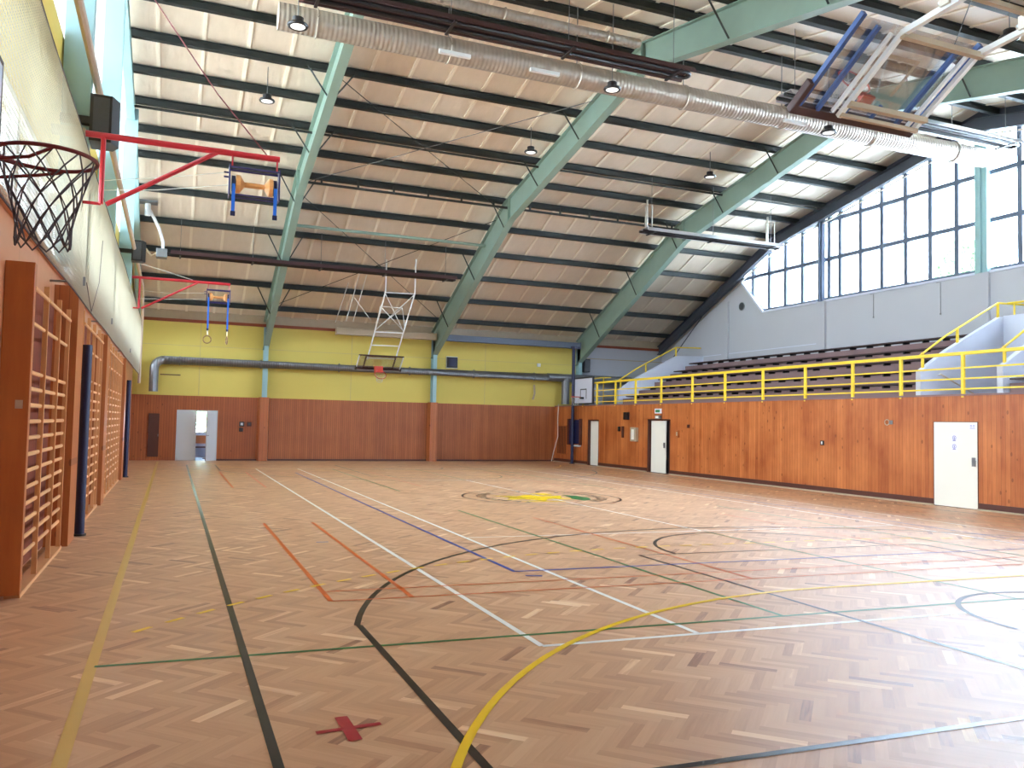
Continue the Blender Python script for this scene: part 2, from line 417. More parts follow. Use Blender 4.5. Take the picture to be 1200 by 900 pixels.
def yel(mb):
    z=.0042
    r=6.05; cy=1.0
    a0 = pi-math.asin(min(1,(YBL-cy)/r)); 
    def g(rr, dash=False):
        pts = arc(CX-1.5,cy,rr,pi-math.asin(2.0/rr),pi/2,60)+arc(CX+1.5,cy,rr,pi/2,math.asin(2.0/rr),60)
        if not dash: both(mb, pts, .055, z); return
        # resample into dashes
        V = [Vector(p) for p in pts]; acc = 0; cur=[V[0]]; on=True; step=.2; gap=.17; d=0
        for i in range(len(V)-1):
            seg = (V[i+1]-V[i]).length; t=0
            while seg-t > 1e-6:
                need = (step if on else gap)-d; adv = min(need, seg-t); t += adv; d += adv
                p = V[i].lerp(V[i+1], t/seg)
                if on: cur.append(p)
                if abs(d-(step if on else gap)) < 1e-6:
                    if on and cur[0].x>-.4 and cur[-1].x<16.8: both(mb, [tuple(cur[0]), tuple(cur[-1])], .05, z)
                    on = not on; d=0; cur=[p]
    g(r)
    g(9.2, True)
line_part('handball_arc_lines', yel, P_['yellow'], 'yellow handball goal area arcs, solid and dashed')
line_part('handball_side_line', lambda mb: strip(mb, [(-.45,-.9),(-.45,34.4)], .075, .0018), P_['pale_yellow'], 'pale yellow side line next to the wall bars')
def rx(mb):
    strip(mb, [(.80,4.36),(1.17,4.40)], .045, .0046); strip(mb, [(.985,4.19),(.975,4.57)], .075, .0050)
line_part('red_cross_mark', rx, P_['red'], 'red taped cross mark')
def logo_y(mb):
    z=.0036
    for poly in ([(7.1,18.5),(7.7,18.2),(8.1,18.55),(8.35,18.1),(8.9,18.25),(8.6,17.7),(8.9,17.3),(8.2,17.5),(7.9,17.0),(7.6,17.5),(7.1,17.35),(7.45,17.9)],
                 [(8.3,18.9),(8.75,18.95),(8.8,18.5),(8.5,18.35)], [(7.2,16.95),(7.6,16.8),(8.3,16.75),(8.3,16.9),(7.6,17.0)]):
        mb.add([(*cp(x,y),z) for x,y in poly], [tuple(range(len(poly)))])
line_part('centre_emblem', logo_y, P_['yellow'], 'yellow winged emblem in the centre circle')
def logo_g(mb):
    poly=[(8.95,18.35),(9.25,18.2),(9.3,17.6),(9.1,17.1),(8.85,16.95),(8.75,17.4),(8.9,17.8)]
    mb.add([(*cp(x,y),.0037) for x,y in poly], [tuple(range(len(poly)))])
line_part('emblem_leaf', logo_g, P_['green'], 'dark green leaf of the centre emblem')
def logo_t(mb):
    # short strokes of lettering following the circle on both sides, illegible from here
    rnd = random.Random(5)
    for a0, a1, n in ((2.2, 4.1, 11), (-1.0, .9, 11), (1.2, 1.9, 3)):
        for i in range(n):
            a = a0+(a1-a0)*i/(n-1); c = Vector((8.22+1.42*cos(a), 17.95+1.42*sin(a)))
            e = Vector((cos(a), sin(a))); t = Vector((-e.y, e.x))
            for q in range(2):
                p0 = c + e*.12 + t*(.05*(1 if q else -1)); p1 = c - e*.12 + t*(.05*(1 if q else -1)*rnd.choice((-1,1)))
                strip(mb, [tuple(p0),tuple(p1)], .05, .0037)
            strip(mb, [tuple(c+t*.05+e*.1),tuple(c-t*.05+e*.1)], .03, .0039)
    strip(mb, [(7.35,17.85),(8.05,17.6)], .09, .0045); strip(mb, [(7.3,18.25),(7.75,18.0)], .07, .0046)
line_part('emblem_lettering', logo_t, P_['black'], 'dark ring of lettering around the centre emblem')

# ------------------------------------------------------------------ roof skin and battens
def roof():
    mb = MB()
    x0, x1 = XL-.25, XG+.3
    for i in range(4):
        ya, yb = prof_y[i], prof_y[i+1]
        za, zb = ztop(ya)+RO, ztop(yb)+RO
        v = [(x,y,z+t) for x in (x0,x1) for (y,z) in ((ya,za),(yb,zb)) for t in (0,.12)]
        mb.add(v, [(0,1,3,2),(4,6,7,5),(0,4,5,1),(2,3,7,6),(0,2,6,4),(1,5,7,3)])
    o = struct(mb, 'ceiling', M_['roof'], 'pale beige insulated roof lining between dark purlins, lit bluish near the gable window')
    b = MB()
    x = FX[0]-1.04*4
    while x < XG:
        if x > XL+.1:
            for i in range(4):
                ya, yb = prof_y[i], prof_y[i+1]
                for xx in (x,):
                    b.bar((xx, ya, ztop(ya)+RO-.012), (xx, yb, ztop(yb)+RO-.012), .09, .03)
        x += 7.285/7
    b.build('batten_strips', M_['batten'], o)['label'] = 'pale seam strips of the roof lining'
    return o
roof()

# ------------------------------------------------------------------ walls
def zroof(y): return ztop(y)+RO
# back wall
bw = MB()
D0, D1, DZ = .17, 1.72, 2.03     # back double door opening
bw.box(XL-.2, D0, YB, YB+.25, 0, ZW); bw.box(D1, XG+.25, YB, YB+.25, 0, ZW); bw.box(D0, D1, YB, YB+.25, DZ, ZW)
wall_back = struct(bw, 'wall_back', M_['back_wood'], 'slatted reddish pine lower back wall')
b = MB(); b.box(XL, 3.35, YB-.04, YB-.001, DZ+.001, ZW); b.box(XL, D0, YB-.04, YB-.001, 0, DZ+.001); b.box(D1, 3.35, YB-.04, YB-.001, 0, DZ+.001)
b.build('orange_boarding', M_['back_wood_orange'], wall_back)['label'] = 'orange boarding around the double door'
b = MB(); b.box(XL-.2, XG+.25, YB, YB+.25, 5.68, 6.3)
b.build('roof_foil_strip', M_['beige_metal'], wall_back)['label'] = 'pale roof lining strip above the edge board'
b = MB(); b.box(XL-.2, 18.1, YB, YB+.25, ZW, 5.68)
w2 = b.build('painted_upper_wall', M_['yellow_wall'], wall_back); w2['label'] = 'yellow painted upper wall'
b = MB(); b.box(18.1, XG+.25, YB, YB+.25, ZW, 5.68)
w3 = b.build('painted_gallery_end', M_['white_wall'], wall_back); w3['label'] = 'white painted end of the gallery'
b = MB()
for x in (.95, 7.1, 13.3): b.box(x, x+.012, YB-.004, YB, ZW+.02, 5.56)
b.box(XL, 18, YB-.004, YB, 4.62, 4.63); b.box(18.3, XG, YB-.012, YB, 4.98, 5.02)
b.build('wall_joint', M_['beige_metal'], wall_back)
struct(MB().box(XL, XG, YB-.06, YB, 5.56, 5.68), 'trim_1', M_['board_red'], 'red-brown edge board along the top of the back wall')
struct(MB().box(XL, XR, YB-.06, YB, 0, .06) if False else MB().box(D1, XR, YB-.05, YB, 0, .07), 'baseboard_back', M_['dark_wood'], 'dark skirting along the foot of the back wall')
# wood casings of the back wall columns
for i, x in enumerate(FX[:2]):
    mb = MB(); mb.prism([(x-.17,YB-.36),(x+.17,YB-.36),(x+.22,YB-.04),(x-.22,YB-.04)], 2, 0, ZW+.02)
    struct(mb, f'trim_{2+i}', M_['column_wood'], ['orange','brown'][i]+' pine casing around the foot of the '+['left','middle'][i]+' back column')
# gallery front wall (right wall of the court)
gw = MB()
def opening_wall(mb, x0, x1, ys, z1):
    """ys: list of (y0,y1,z) openings; wall along y"""
    y = YF
    for a, c, z in sorted(ys):
        mb.box(x0, x1, y, a, 0, z1); mb.box(x0, x1, a, c, z, z1); y = c
    mb.box(x0, x1, y, YB, 0, z1)
DR = [(13.2,14.38,2.0),(25.67,27.25,2.03),(31.15,32.15,2.0)]
opening_wall(gw, XR, XR+.3, DR, ZW)
wall_gal = struct(gw, 'wall_gallery', M_['gallery_wood'], 'bright orange knotty pine boarding below the spectator gallery')
b = MB(); b.box(XR-.03, XR+.32, YF, YB, ZW, ZW+.04)
b.build('gallery_edge_cap', M_['tier'], wall_gal)
bb = MB(); 
for a, c in ((YF,13.2),(14.38,25.67),(27.25,31.15),(32.15,YB)): bb.box(XR-.06, XR, a, c, 0, .035)
struct(bb, 'baseboard_gallery', M_['beige_metal'], 'thin pale skirting strip along the gallery wall')
bb = MB()
for a, c in ((YF,13.2),(14.38,25.67),(27.25,31.15),(32.15,YB)): bb.box(XR-.02, XR-.001, a, c, .036, .16)
struct(bb, 'trim_4', M_['dark_wood'], 'dark brown board at the foot of the gallery wall')
# gallery deck
struct(MB().box(XR+.3, XG, YF, YB, 2.35, 2.62), 'floor_gallery', M_['tier'], 'purple-brown gallery walkway behind the yellow railing')
# left gable wall
lw = MB(); lw.box(XL-.25, XL, YF, YB, 0, 3.62)
wall_left = struct(lw, 'wall_left', M_['left_wood'], 'smooth orange plywood lining of the left wall behind the wall bars')
b = MB(); b.box(XL-.25, XL-.02, YF, YB, 4.9, 6.75)
b.box(XL-.25, XL-.02, YF, .8, 3.62, 4.9); b.box(XL-.25, XL-.02, 34.6, YB, 3.62, 4.9)
b.build('cladding_band', M_['yellow_clad'], wall_left)['label'] = 'yellow cladding band between the two rows of windows'
b = MB()
def gable_top(mb, x0, x1, lo, ya, yb):
    ys = [ya]+[y for y in prof_y if ya < y < yb]+[yb]
    mb.prism([(y,zroof(y)) for y in ys]+[(y, lo) for y in reversed(ys)], 0, x0, x1)
gable_top(b, XL-.25, XL-.02, 6.75, YF, 6.0); 
b2 = [(y,zroof(y)) for y in (29.4,YB)]
b.prism([(29.4,zroof(29.4)),(YB,5.99),(YB,6.0),(31.7,6.75),(29.4,6.75)], 0, XL-.25, XL-.02)
b.build('cladding_end', M_['yellow_clad'], wall_left)
struct(MB().box(XL-.3, XL+.08, YF, YB, 3.62, 3.68), 'trim_5', M_['left_wood'], 'pink-brown sill board on top of the left wall panelling')
# right gable wall
rw = MB(); rw.box(XG, XG+.28, YF, YB, 0, 6.68)
ys = [29.6,YB]
rw.prism([(27.85,6.68),(29.45,8.35),(29.45,zroof(29.45)),(YB,zroof(YB)),(YB,6.0),(YB-.01,5.9),(YB-.02,6.68)], 0, XG, XG+.28)
rw.prism([(YF,6.68),(YF,zroof(YF)),(6.2,zroof(6.2)),(6.2,6.68)], 0, XG, XG+.28)
wall_right = struct(rw, 'wall_right', M_['white_wall'], 'white plastered gable wall above the spectator stands')
b = MB()
for y in (17.62, 24.4, 30.3): b.box(XG-.1, XG, y-.22, y+.22, 2.6, 6.66 if y < 30 else 7.4)
b.build('pilaster', M_['white_wall'], wall_right)
b = MB(); b.box(XG-.05, XG+.02, 6, 27.85, 6.64, 6.71); b.bar((XG-.02,27.8,6.66),(XG-.02,29.45,8.36),.09,.07,(1,0,0)); b.box(XG-.008,XG,24.5,YB,5.05,5.08)
b.build('window_ledge', M_['white_paint'], wall_right)
# wall behind the viewer
fw = MB(); fw.box(XL-.2, XG+.25, YF-.25, YF, 0, 2.9); fw.box(XL-.2, XG+.25, YF-.25, YF, 4.9, 6.0); fw.box(XL-.2, 11.0, YF-.25, YF, 2.9, 4.9); fw.box(17.0, XG+.25, YF-.25, YF, 2.9, 4.9)
struct(fw, 'wall_front', M_['white_wall'], 'plain wall behind the viewer with an added band of windows for fill light')
m = MB(); m.box(11.0,17.0,YF-.15,YF-.05,2.9,2.96); m.box(11.0,17.0,YF-.15,YF-.05,4.84,4.9)  # windows added in the unseen wall to brighten the near floor
for i_ in range(5): m.box(11.0+1.485*i_,11.06+1.485*i_,YF-.15,YF-.05,2.96,4.84)
_w = struct(m, 'window_added_fill', M_['white_metal'], 'band of windows added to the unseen wall behind the viewer to light the floor')
MB().box(11.0,17.0,YF-.11,YF-.105,2.93,4.87).build('pane', bpy.data.materials['clear_window_glass'], _w)

struct(MB().box(XR+.25, XG, YF, YB, -.2, -.012), 'floor_undercroft', M_['concrete'], 'concrete floor below the gallery')
# ------------------------------------------------------------------ windows
def mullion(mb, y, z0, z1, x, w=.15, d=.1): mb.box(x, x+d, y-w/2, y+w/2, z0, z1)
wr = MB()
def zr2(y): return min(zlow(y)+.02+.0, zroof(y)-.05)
yy = [7.3,8.3,9.3,10.35,11.5,12.5,13.5,14.5,15.5,16.5,18.63,19.62,20.61,21.63,22.6,23.6,24.15,25.59,26.57,27.56,28.6]
XW = XG+.08
for y in yy:
    mullion(wr, y, 6.7 if y < 27.9 else 7.45, ztop(y)-.1, XW)
for z in (6.74, 8.28, 9.76):
    d = 0
    ylim = {6.74:27.85, 8.28:29.4, 9.76:25.9}[z]
    wr.box(XW-.01, XW+.1, 2*YR-ylim, ylim, z-.07, z+.07)
wr.bar((XW+.05,27.87,6.72),(XW+.05,29.45,8.3),.07,.08,(1,0,0))
win1 = struct(wr, 'window_1', M_['greyblue'], 'huge overexposed gable window above the stands with grey-blue grid of bars')
g = MB(); _ys = [YF+.02,YR-9.3,YR,YR+9.3,YB-.05]
g.prism([(y,zroof(y)+.03) for y in _ys]+[(y,ztop(y)-.2) for y in _ys[::-1]], 0, XG-.02, XG+.14)
g.build('gable_fascia', M_['gable_steel'], wall_right)
g = MB()
gp = [(6.3,6.7),(27.85,6.7),(29.45,8.35)]+[(29.45,zroof(29.45)),(27.0,zroof(27)),(YR,zroof(YR)),(8.4,zroof(8.4)),(6.3,zroof(6.3))]
g.prism(gp, 0, XW+.045, XW+.05)
g.build('pane', M_['glass'], win1)
for i, (y, w) in enumerate(((24.4,.22),(17.62,.42),(10.7,.42))):
    mb = MB(); mb.box(XG-.12, XG+.04, y-w/2, y+w/2, 6.66, ztop(y)); mb.box(XG-.2, XG-.12, y-.04, y+.04, 6.66, ztop(y)-.2)
    t = mb.build('gable_post', M_['greyblue' if i==0 else 'teal'])
    tag(t, ['narrow grey-blue post dividing the gable window on its left','broad grey-green post dividing the gable window near the right edge','grey-green gable post beyond the right edge of view'][i], 'post', 'steel posts of the window gable')
wl = MB()
for y in [1.5+1.35*i for i in range(25)]: mullion(wl, y, 3.68, 4.9, XL-.16)
for y in [6.6+1.3*i for i in range(18)]: mullion(wl, y, 6.75, ztop(y), XL-.16)
wl.box(XL-.17, XL-.06, .8, 34.6, 3.68, 3.75); wl.box(XL-.17, XL-.06, .8, 34.6, 4.83, 4.9); wl.box(XL-.17,XL-.06,6,31.5,6.75,6.82)
wl.box(XL-.17,XL-.06,9,26.5,8.1,8.17)
win2 = struct(wl, 'window_2', M_['white_metal'], 'bright window rows of the left wall behind the net')
g = MB(); g.box(XL-.12, XL-.115, .8, 34.6, 3.7, 4.88)
g.prism([(6,6.8),(31.5,6.8)]+[(y,zroof(y)-.02) for y in (29.4,27.0,YR,8.4,6.0)], 0, XL-.12, XL-.115)
g.build('pane', M_['dimmed_glass'], win2)

# ------------------------------------------------------------------ steel portal frames
def iprof(ya, yb, n=10): return [ya+(yb-ya)*i/n for i in range(n+1)]
def frame(i, x):
    nm = ['left','middle','right'][i]
    t = thing('portal_frame', (x, YB-.2, 0), f'pale green steel roof frame with tapered rafter, {nm} one of the three', 'steel frame', 'green steel portal frames')
    z0 = ZW+.02 if i < 2 else 0
    c = MB()
    c.box(x-.012, x+.012, YB-.33, YB-.02, z0, 5.6)
    c.box(x-.09, x+.09, YB-.345, YB-.33, z0, 4.75); c.box(x-.09, x+.09, YB-.02, YB-.005, z0, 5.6)
    c.build('column', M_['teal'], t)['label'] = 'pale grey-blue column on the back wall'
    for side, nme in ((1,'rafter'),(-1,'rear_rafter')):
        m = MB()
        ylist = [YR, YR+side*8.8, YR+side*9.3, (YB-.01) if side > 0 else YF+.01]
        top = [(y, ztop(y)) for y in ylist]; lo = [(y, zlow(y)) for y in ylist]
        m.prism(top+lo[::-1], 0, x-.012, x+.012)
        fl = [YR, YR+side*8.8, (YB-.01) if side>0 else YF+.01]; ft = [YR, YR+side*9.3, (YB-.01) if side>0 else YF+.01]
        for a, b_ in zip(fl, fl[1:]): m.bar((x,a,zlow(a)-.01),(x,b_,zlow(b_)-.01),.24,.025)
        for a, b_ in zip(ft, ft[1:]): m.bar((x,a,ztop(a)-.012),(x,b_,ztop(b_)-.012),.24,.025)
        for y in (YR+side*.02, YR+side*8.9): m.box(x-.11, x+.11, y-.01, y+.01, zlow(y), ztop(y))
        m.build(nme, M_['green'], t)
    for side in (1,-1):
        for y in ((21.2,24.1,27.0,30.0,33.2) if side > 0 else (14.2,11.3)):
            for s in (-1,1):
                if i == 2 and s == 1 and y > 26: continue
                MB().tube([(x+s*.06,y,zlow(y)+.03),(x+s*.62,y-.02,ztop(y)+.04)],.022,6).build('knee_brace', M_['purlin'], t)
    return t
for i, x in enumerate(FX): frame(i, x)
for gx, nm, mt in ((XL+.16,'left','teal'),(XG-.2,'right','gable_steel')):
    t = thing('gable_rafter', (gx, YB-.3, 5.0), ('pale blue-green steel rafter along the roof edge of the left wall' if nm=='left' else 'dark slate steel rafter along the sloping top of the white gable wall'), 'rafter')
    m = MB(); dpt = .32 if nm=='left' else .42
    Y5 = [YF+.01, YR-9.3, YR, YR+9.3, YB-.02]
    m.prism([(y,ztop(y)) for y in Y5]+[(y,ztop(y)-dpt) for y in Y5[::-1]], 0, gx-.02, gx+.02)
    for a, b_ in zip(Y5, Y5[1:]):
        m.bar((gx,a,ztop(a)-dpt),(gx,b_,ztop(b_)-dpt),.2,.03); m.bar((gx,a,ztop(a)-.02),(gx,b_,ztop(b_)-.02),.2,.03)
    m.build('beam', M_[mt], t)
    if nm=='right':
        m = MB()
        for a, b_ in zip(Y5, Y5[1:]): m.bar((gx+.12,a,ztop(a)-dpt-.1),(gx+.12,b_,ztop(b_)-dpt-.1),.05,.05)
        m.build('edge_strip', M_['galv'], t)
# left wall posts
for i, (y, w) in enumerate(((12.2,.2),(17.6,.2),(24.5,.2))):
    mb = MB(); x1 = XL+.34
    mb.box(XL, XL+.34, y-.1, y+.1, 3.7, ztop(y))
    t = mb.build('wall_post', M_['teal'])
    tag(t, ['broad pale blue-green steel post rising behind the net, nearest the viewer','pale blue-green steel post of the left wall at the ridge','pale green steel post of the left wall beside the far rings'][i], 'post', 'steel posts of the left wall')
    mb = MB(); mb.box(XL, XL+.29, y+.1, y+.85, 0, 3.45 if i==0 else 3.3)
    struct(mb, f'trim_{6+i}', M_['column_wood'], 'orange pine pier '+['beside the nearest wall bars','between the second and third wall bars','after the farthest wall bars'][i])

# ------------------------------------------------------------------ purlins
PY = [18.35,19.85,21.3,22.75,24.2,25.65,27.1,28.55,30.05,31.6,33.2,34.75]
def purlin(y, label):
    s = 1 if y > YR else -1
    z = ztop(y)+.02
    m = MB(); x0, x1 = XL+.02, XG-.02
    m.box(x0, x1, y-.006, y+.006, z, z+.19)
    m.box(x0, x1, y-.075, y+.075, z, z+.012); m.box(x0, x1, y-.075, y+.075, z+.185, z+.197)
    o = m.build('purlin', M_['purlin']); tag(o, label, 'purlin', 'dark roof purlins')
for k, y in enumerate(sorted(PY, reverse=True)):
    purlin(y, f'dark steel roof purlin of the back slope, {ORD[k]} up from the yellow wall')
for k, y in enumerate(sorted([2*YR-y for y in PY if y < 34])[::-1]):
    purlin(y, f'dark steel roof purlin of the near slope, {ORD[k]} down from the ridge')

def add_rod(name, a, b, r, mat, label, cat, group=None):
    o = MB().tube([a,b], r, 6).build(name, mat); tag(o, label, cat, group); return o
def on(x, y, d=.05): return (x, y, ztop(y)-d)
add_rod('bracing_rod', on(3.6,21.3,.0), on(10.7,27.3,.1), .012, M_['purlin'], 'thin dark bracing rod crossing the bay between left and middle frames, sloping down right', 'bracing rod', 'roof bracing rods')
add_rod('bracing_rod', on(3.6,27.2,.1), on(10.7,20.3,.05), .012, M_['galv_dark'], 'thin bracing rod crossing the bay between left and middle frames, rising to the right', 'bracing rod', 'roof bracing rods')
add_rod('bracing_rod', on(3.6,27.6,.1), on(10.7,34.4,.1), .012, M_['purlin'], 'thin bracing rod low in the bay above the hanging basketball goal, sloping down right', 'bracing rod', 'roof bracing rods')
add_rod('bracing_rod', on(3.6,34.2,.1), on(10.7,27.8,.1), .012, M_['purlin'], 'thin bracing rod low in the bay above the hanging basketball goal, rising right', 'bracing rod', 'roof bracing rods')
add_rod('bracing_rod', on(10.9,8.0,.1), on(18.0,15.0,.1), .012, M_['purlin'], 'thin bracing rod of the near roof slope beside the folded goal', 'bracing rod', 'roof bracing rods')
add_rod('bracing_rod', on(3.6,15.2,.1), on(10.7,9.0,.1), .012, M_['purlin'], 'thin bracing rod of the near roof slope above the black heater tubes', 'bracing rod', 'roof bracing rods')
# eave strut and pipes
o = MB().tube([(3.6,28.9,8.45),(10.7,28.9,8.45)], .055, 10).build('strut_pipe', M_['green'], smooth=True)
tag(o, 'pale green horizontal strut pipe between the left and middle frames', 'strut')
m = MB(); y=24.33; m.tube([(-1.3,y-.1,ztop(y)-.02),(22.4,y-.1,ztop(y)-.02)], .04, 8)
tag(m.build('conduit_pipe', M_['purlin'], smooth=True), 'dark conduit running under the fifth purlin from the ridge', 'conduit')
m = MB(); y=26.75; z=ztop(y)-.3
t = thing('cable_tray', (4, y, z), 'dark cable rail hanging below the purlins at the roof kink', 'cable rail')
m.box(3.7,17.9,y-.05,y+.05,z-.03,z+.03); m.build('rail', M_['purlin'], t)
for x in (4.2,5.4,6.6,7.8,9.0,10.2,11.6,12.8,14,15.2,16.4,17.6): MB().box(x-.03,x+.03,y-.02,y+.02,z+.03,z+.24).build('hanger', M_['purlin'], t)
# long grey boxes at the eave
for (x0,x1,lab,mt) in ((6.3,10.6,'dull grey-green box beam at the eave behind the hanging goal','beige_metal'),(11.1,17.75,'pale grey-blue curtain box at the eave right of the middle frame','greyblue')):
    m = MB(); z = 5.5
    m.box(x0,x1,34.62,34.9,z-.14,z+.14)
    m.box(x0-.05,x0,34.6,34.92,z-.16,z+.16); m.box(x1,x1+.05,34.6,34.92,z-.16,z+.16)
    tag(m.build('eave_box', M_[mt], bevel=.02), lab, 'curtain box')

# ------------------------------------------------------------------ ducts
def duct(name, pts, r, mat, label, n=20, clamps=(), cm='galv_dark'):
    t = thing(name, pts[0], label, 'air duct')
    MB().tube(pts, r, n).build('duct_tube', M_[mat], t, smooth=True)
    for c, ax in clamps:
        MB().torus(c, r+.01, .018, ax, 24, 6).build('clamp', M_[cm], t, smooth=True)
    return t
dy, dz = 16.6, 9.75
t = duct('ventilation_duct', [(1.65,dy,dz),(21.6,dy,dz)], .27, 'spiral', 'large pale spiral ventilation duct hanging under the ridge across the hall',
     clamps=[((x,dy,dz),(1,0,0)) for x in (2.4,5.2,8.3,11.2,14.2,17.2,20.3)], cm='galv')
for x in (2.4,5.2,8.3,11.2,14.2,17.2,20.3):
    MB().tube([(x,dy,dz+.28),(x,dy,ztop(dy)+.1)], .012, 6).build('hanger_rod', M_['galv_dark'], t)
for x in (4.9,7.0,14.0): MB().box(x,x+.7,dy-.36,dy-.28,dz-.25,dz-.17).build('air_grille', M_['white_metal'], t)
duct('thin_duct', [(2.0,15.35,10.15),(9.2,15.35,10.15)], .1, 'spiral', 'thin pale pipe duct running above the black heater tubes near the ridge', 14,
     [((x,15.35,10.15),(1,0,0)) for x in (3.5,6.0,8.4)], 'galv')
# grey duct on the back wall
ydk = YB-.42
bend = [( -.72+.35*(1-cos(a)), ydk, 3.62+.35*sin(a)) for a in [pi/2*i/8 for i in range(9)]]
t = duct('wall_duct', [(-.72,ydk,2.72)]+bend+[(17.3,ydk,3.97)], .17, 'spiral_dark', 'long grey ventilation duct running across the yellow wall and bending down at its left end', 18,
     clamps=[((x,ydk,3.97),(1,0,0)) for x in (0.2,3.3,6.5,9.6,12.6,15.6)])
MB().tube([(17.25,ydk,3.97),(17.25,ydk,2.72)], .19, 18).build('drop_pipe', M_['spiral_dark'], t, smooth=True)
MB().tube([(16.3,ydk,3.97),(17.9,ydk,3.97),(20.8,ydk,3.97)], .19, 18).build('thick_section', M_['spiral_dark'], t, smooth=True)
MB().box(-.5,.25,ydk-.03,ydk+.03,3.38,3.42).build('bracket_bar', M_['dark_wood'], t)
for x in (3.3,6.5,9.6,12.6,15.6): MB().box(x-.02,x+.02,ydk+.15,YB,3.95,3.99).build('wall_bracket', M_['galv_dark'], t)

# ------------------------------------------------------------------ radiant heaters
def heater(x0, x1, y, z, label, bright=False, flip=1):
    t = thing('radiant_heater', (x0, y, z), label, 'tube heater', 'long radiant tube heaters')
    MB().tube([(x0,y-.13*flip,z),(x1-.15,y-.13*flip,z)]+[(x1-.15+.13*sin(a), y-.13*flip*cos(a), z) for a in [pi*i/8 for i in range(1,8)]]+[(x1-.15,y+.13*flip,z),(x0,y+.13*flip,z)], .045, 8).build('burner_tube', M_['black'], t, smooth=True)
    r = MB(); r.prism([(y-.3,z-.02),(y-.29,z-.02),(y-.2,z+.1),(y+.2,z+.1),(y+.29,z-.02),(y+.3,z-.02),(y+.21,z+.115),(y-.21,z+.115)], 0, x0+.1, x1)
    r.build('reflector', M_['silver' if bright else 'brownblack'], t)
    n = max(3, int((x1-x0)/2))
    for i in range(n):
        x = x0+.4+(x1-x0-.8)*i/(n-1)
        MB().box(x-.03,x+.03,y-.31,y+.31,z-.06,z-.03).build('cross_bracket', M_['black'], t)
        MB().tube([(x,y,z+.1),(x,y,min(ztop(y)+.1, 12))], .008, 5).build('hanger_wire', M_['galv_dark'], t)
    return t
heater(1.75, 10.1, 14.75, 9.35, 'long black tube heater under the ridge at the top of the picture')
heater(12.6, 20.4, 14.75, 9.35, 'black tube heater under the ridge behind the folded glass goal', True)
h3 = heater(-.35, 9.85, 29.8, 7.2, 'long black tube heater low on the left between the ring brackets and the middle frame')
heater(14.6, 20.5, 24.05, 8.42, 'silver and black tube heater crossing in front of the right frame', True)
# burner and flue of the third heater
MB().box(-.7,-.35,29.6,30.0,7.05,7.35).build('burner_box', M_['galv_dark'], h3, bevel=.02)
fl = [(-.5,29.8,7.35),(-.5,29.8,7.6),(-.62,29.8,8.0),(-.8,29.7,8.35),(-.98,29.5,8.62)]
MB().tube(fl, .055, 10).build('flue_pipe', M_['white_metal'], h3, smooth=True)
MB().tube([(-1.0,29.4,8.35),(-1.0,29.4,9.0)], .09, 12).build('flue_stack', M_['white_metal'], h3, smooth=True)
MB().box(-1.3,-.7,29.1,29.6,ztop(29.3)+.14,ztop(29.3)+.2).build('flue_plate', M_['galv_dark'], h3)
MB().tube([(-.7,29.8,7.2),(-.85,29.8,7.1),(-1.0,29.8,7.3),(-1.2,29.8,7.42),(-1.45,29.8,7.42)], .035, 8).build('gas_hose', M_['beige_metal'], h3, smooth=True)
# small support frames hanging at heater ends
for k,(x,y,z,lab) in enumerate(((14.9,24.05,8.42,'left'),(20.1,24.05,8.42,'right'))):
    m = MB(); m.tube([(x,y-.2,z+.1),(x,y-.2,z+.85)],.015,6); m.tube([(x,y+.25,z+.1),(x,y+.25,z+.95)],.015,6); m.tube([(x,y-.2,z+.85),(x,y+.25,z+.95)],.015,6)
    m.tube([(x+.1,y+.3,z+.1),(x+.1,y+.3,z+1.2)],.03,8)
    tag(m.build('heater_hanger', M_['galv']), f'thin galvanised hanging frame on the {lab} end of the silver heater', 'hanging frame', 'heater hanging frames')

# ------------------------------------------------------------------ lamps
LP = [(1.96,15.97,9.33,'beside the left end of the big duct'),(8.93,16.05,9.35,'at the top of the middle frame'),(15.24,16.05,9.35,'at the top of the right frame'),
      (1.96,21.75,9.95,'near the roof left of the left frame'),(9.71,22.42,9.95,'left of the middle frame, halfway up the slope'),(15.97,22.08,9.95,'left of the right frame, halfway up the slope'),
      (14.7,10.74,9.4,'right of the folded glass goal')]
M_['lamp_on'] = bpy.data.materials.new('lamp_diffuser'); M_['lamp_on'].use_nodes = True
_b = M_['lamp_on'].node_tree.nodes['Principled BSDF']; _b.inputs['Base Color'].default_value = (.9,.9,.88,1); _b.inputs['Emission Color'].default_value = (1,1,.96,1); _b.inputs['Emission Strength'].default_value = .6
for x,y,z,lab in LP:
    t = thing('high_bay_lamp', (x,y,z), f'round white high-bay lamp with black rim {lab}', 'ceiling lamp', 'round high-bay lamps')
    MB().torus((x,y,z), .165, .035, (0,0,1), 28, 8).build('rim', M_['black'], t, smooth=True)
    MB().disc((x,y,z-.02), .15, .03).build('lens', M_['lamp_on'], t)
    MB().torus((x,y,z-.022), .06, .008, (0,0,1), 20, 6).build('hub_ring', M_['grille'], t, smooth=True)
    MB().disc((x,y,z+.03), .11, .12).build('housing', M_['black'], t, smooth=True)
    MB().tube([(x,y,z+.15),(x,y,ztop(y)+.15)], .01, 6).build('suspension', M_['galv_dark'], t)

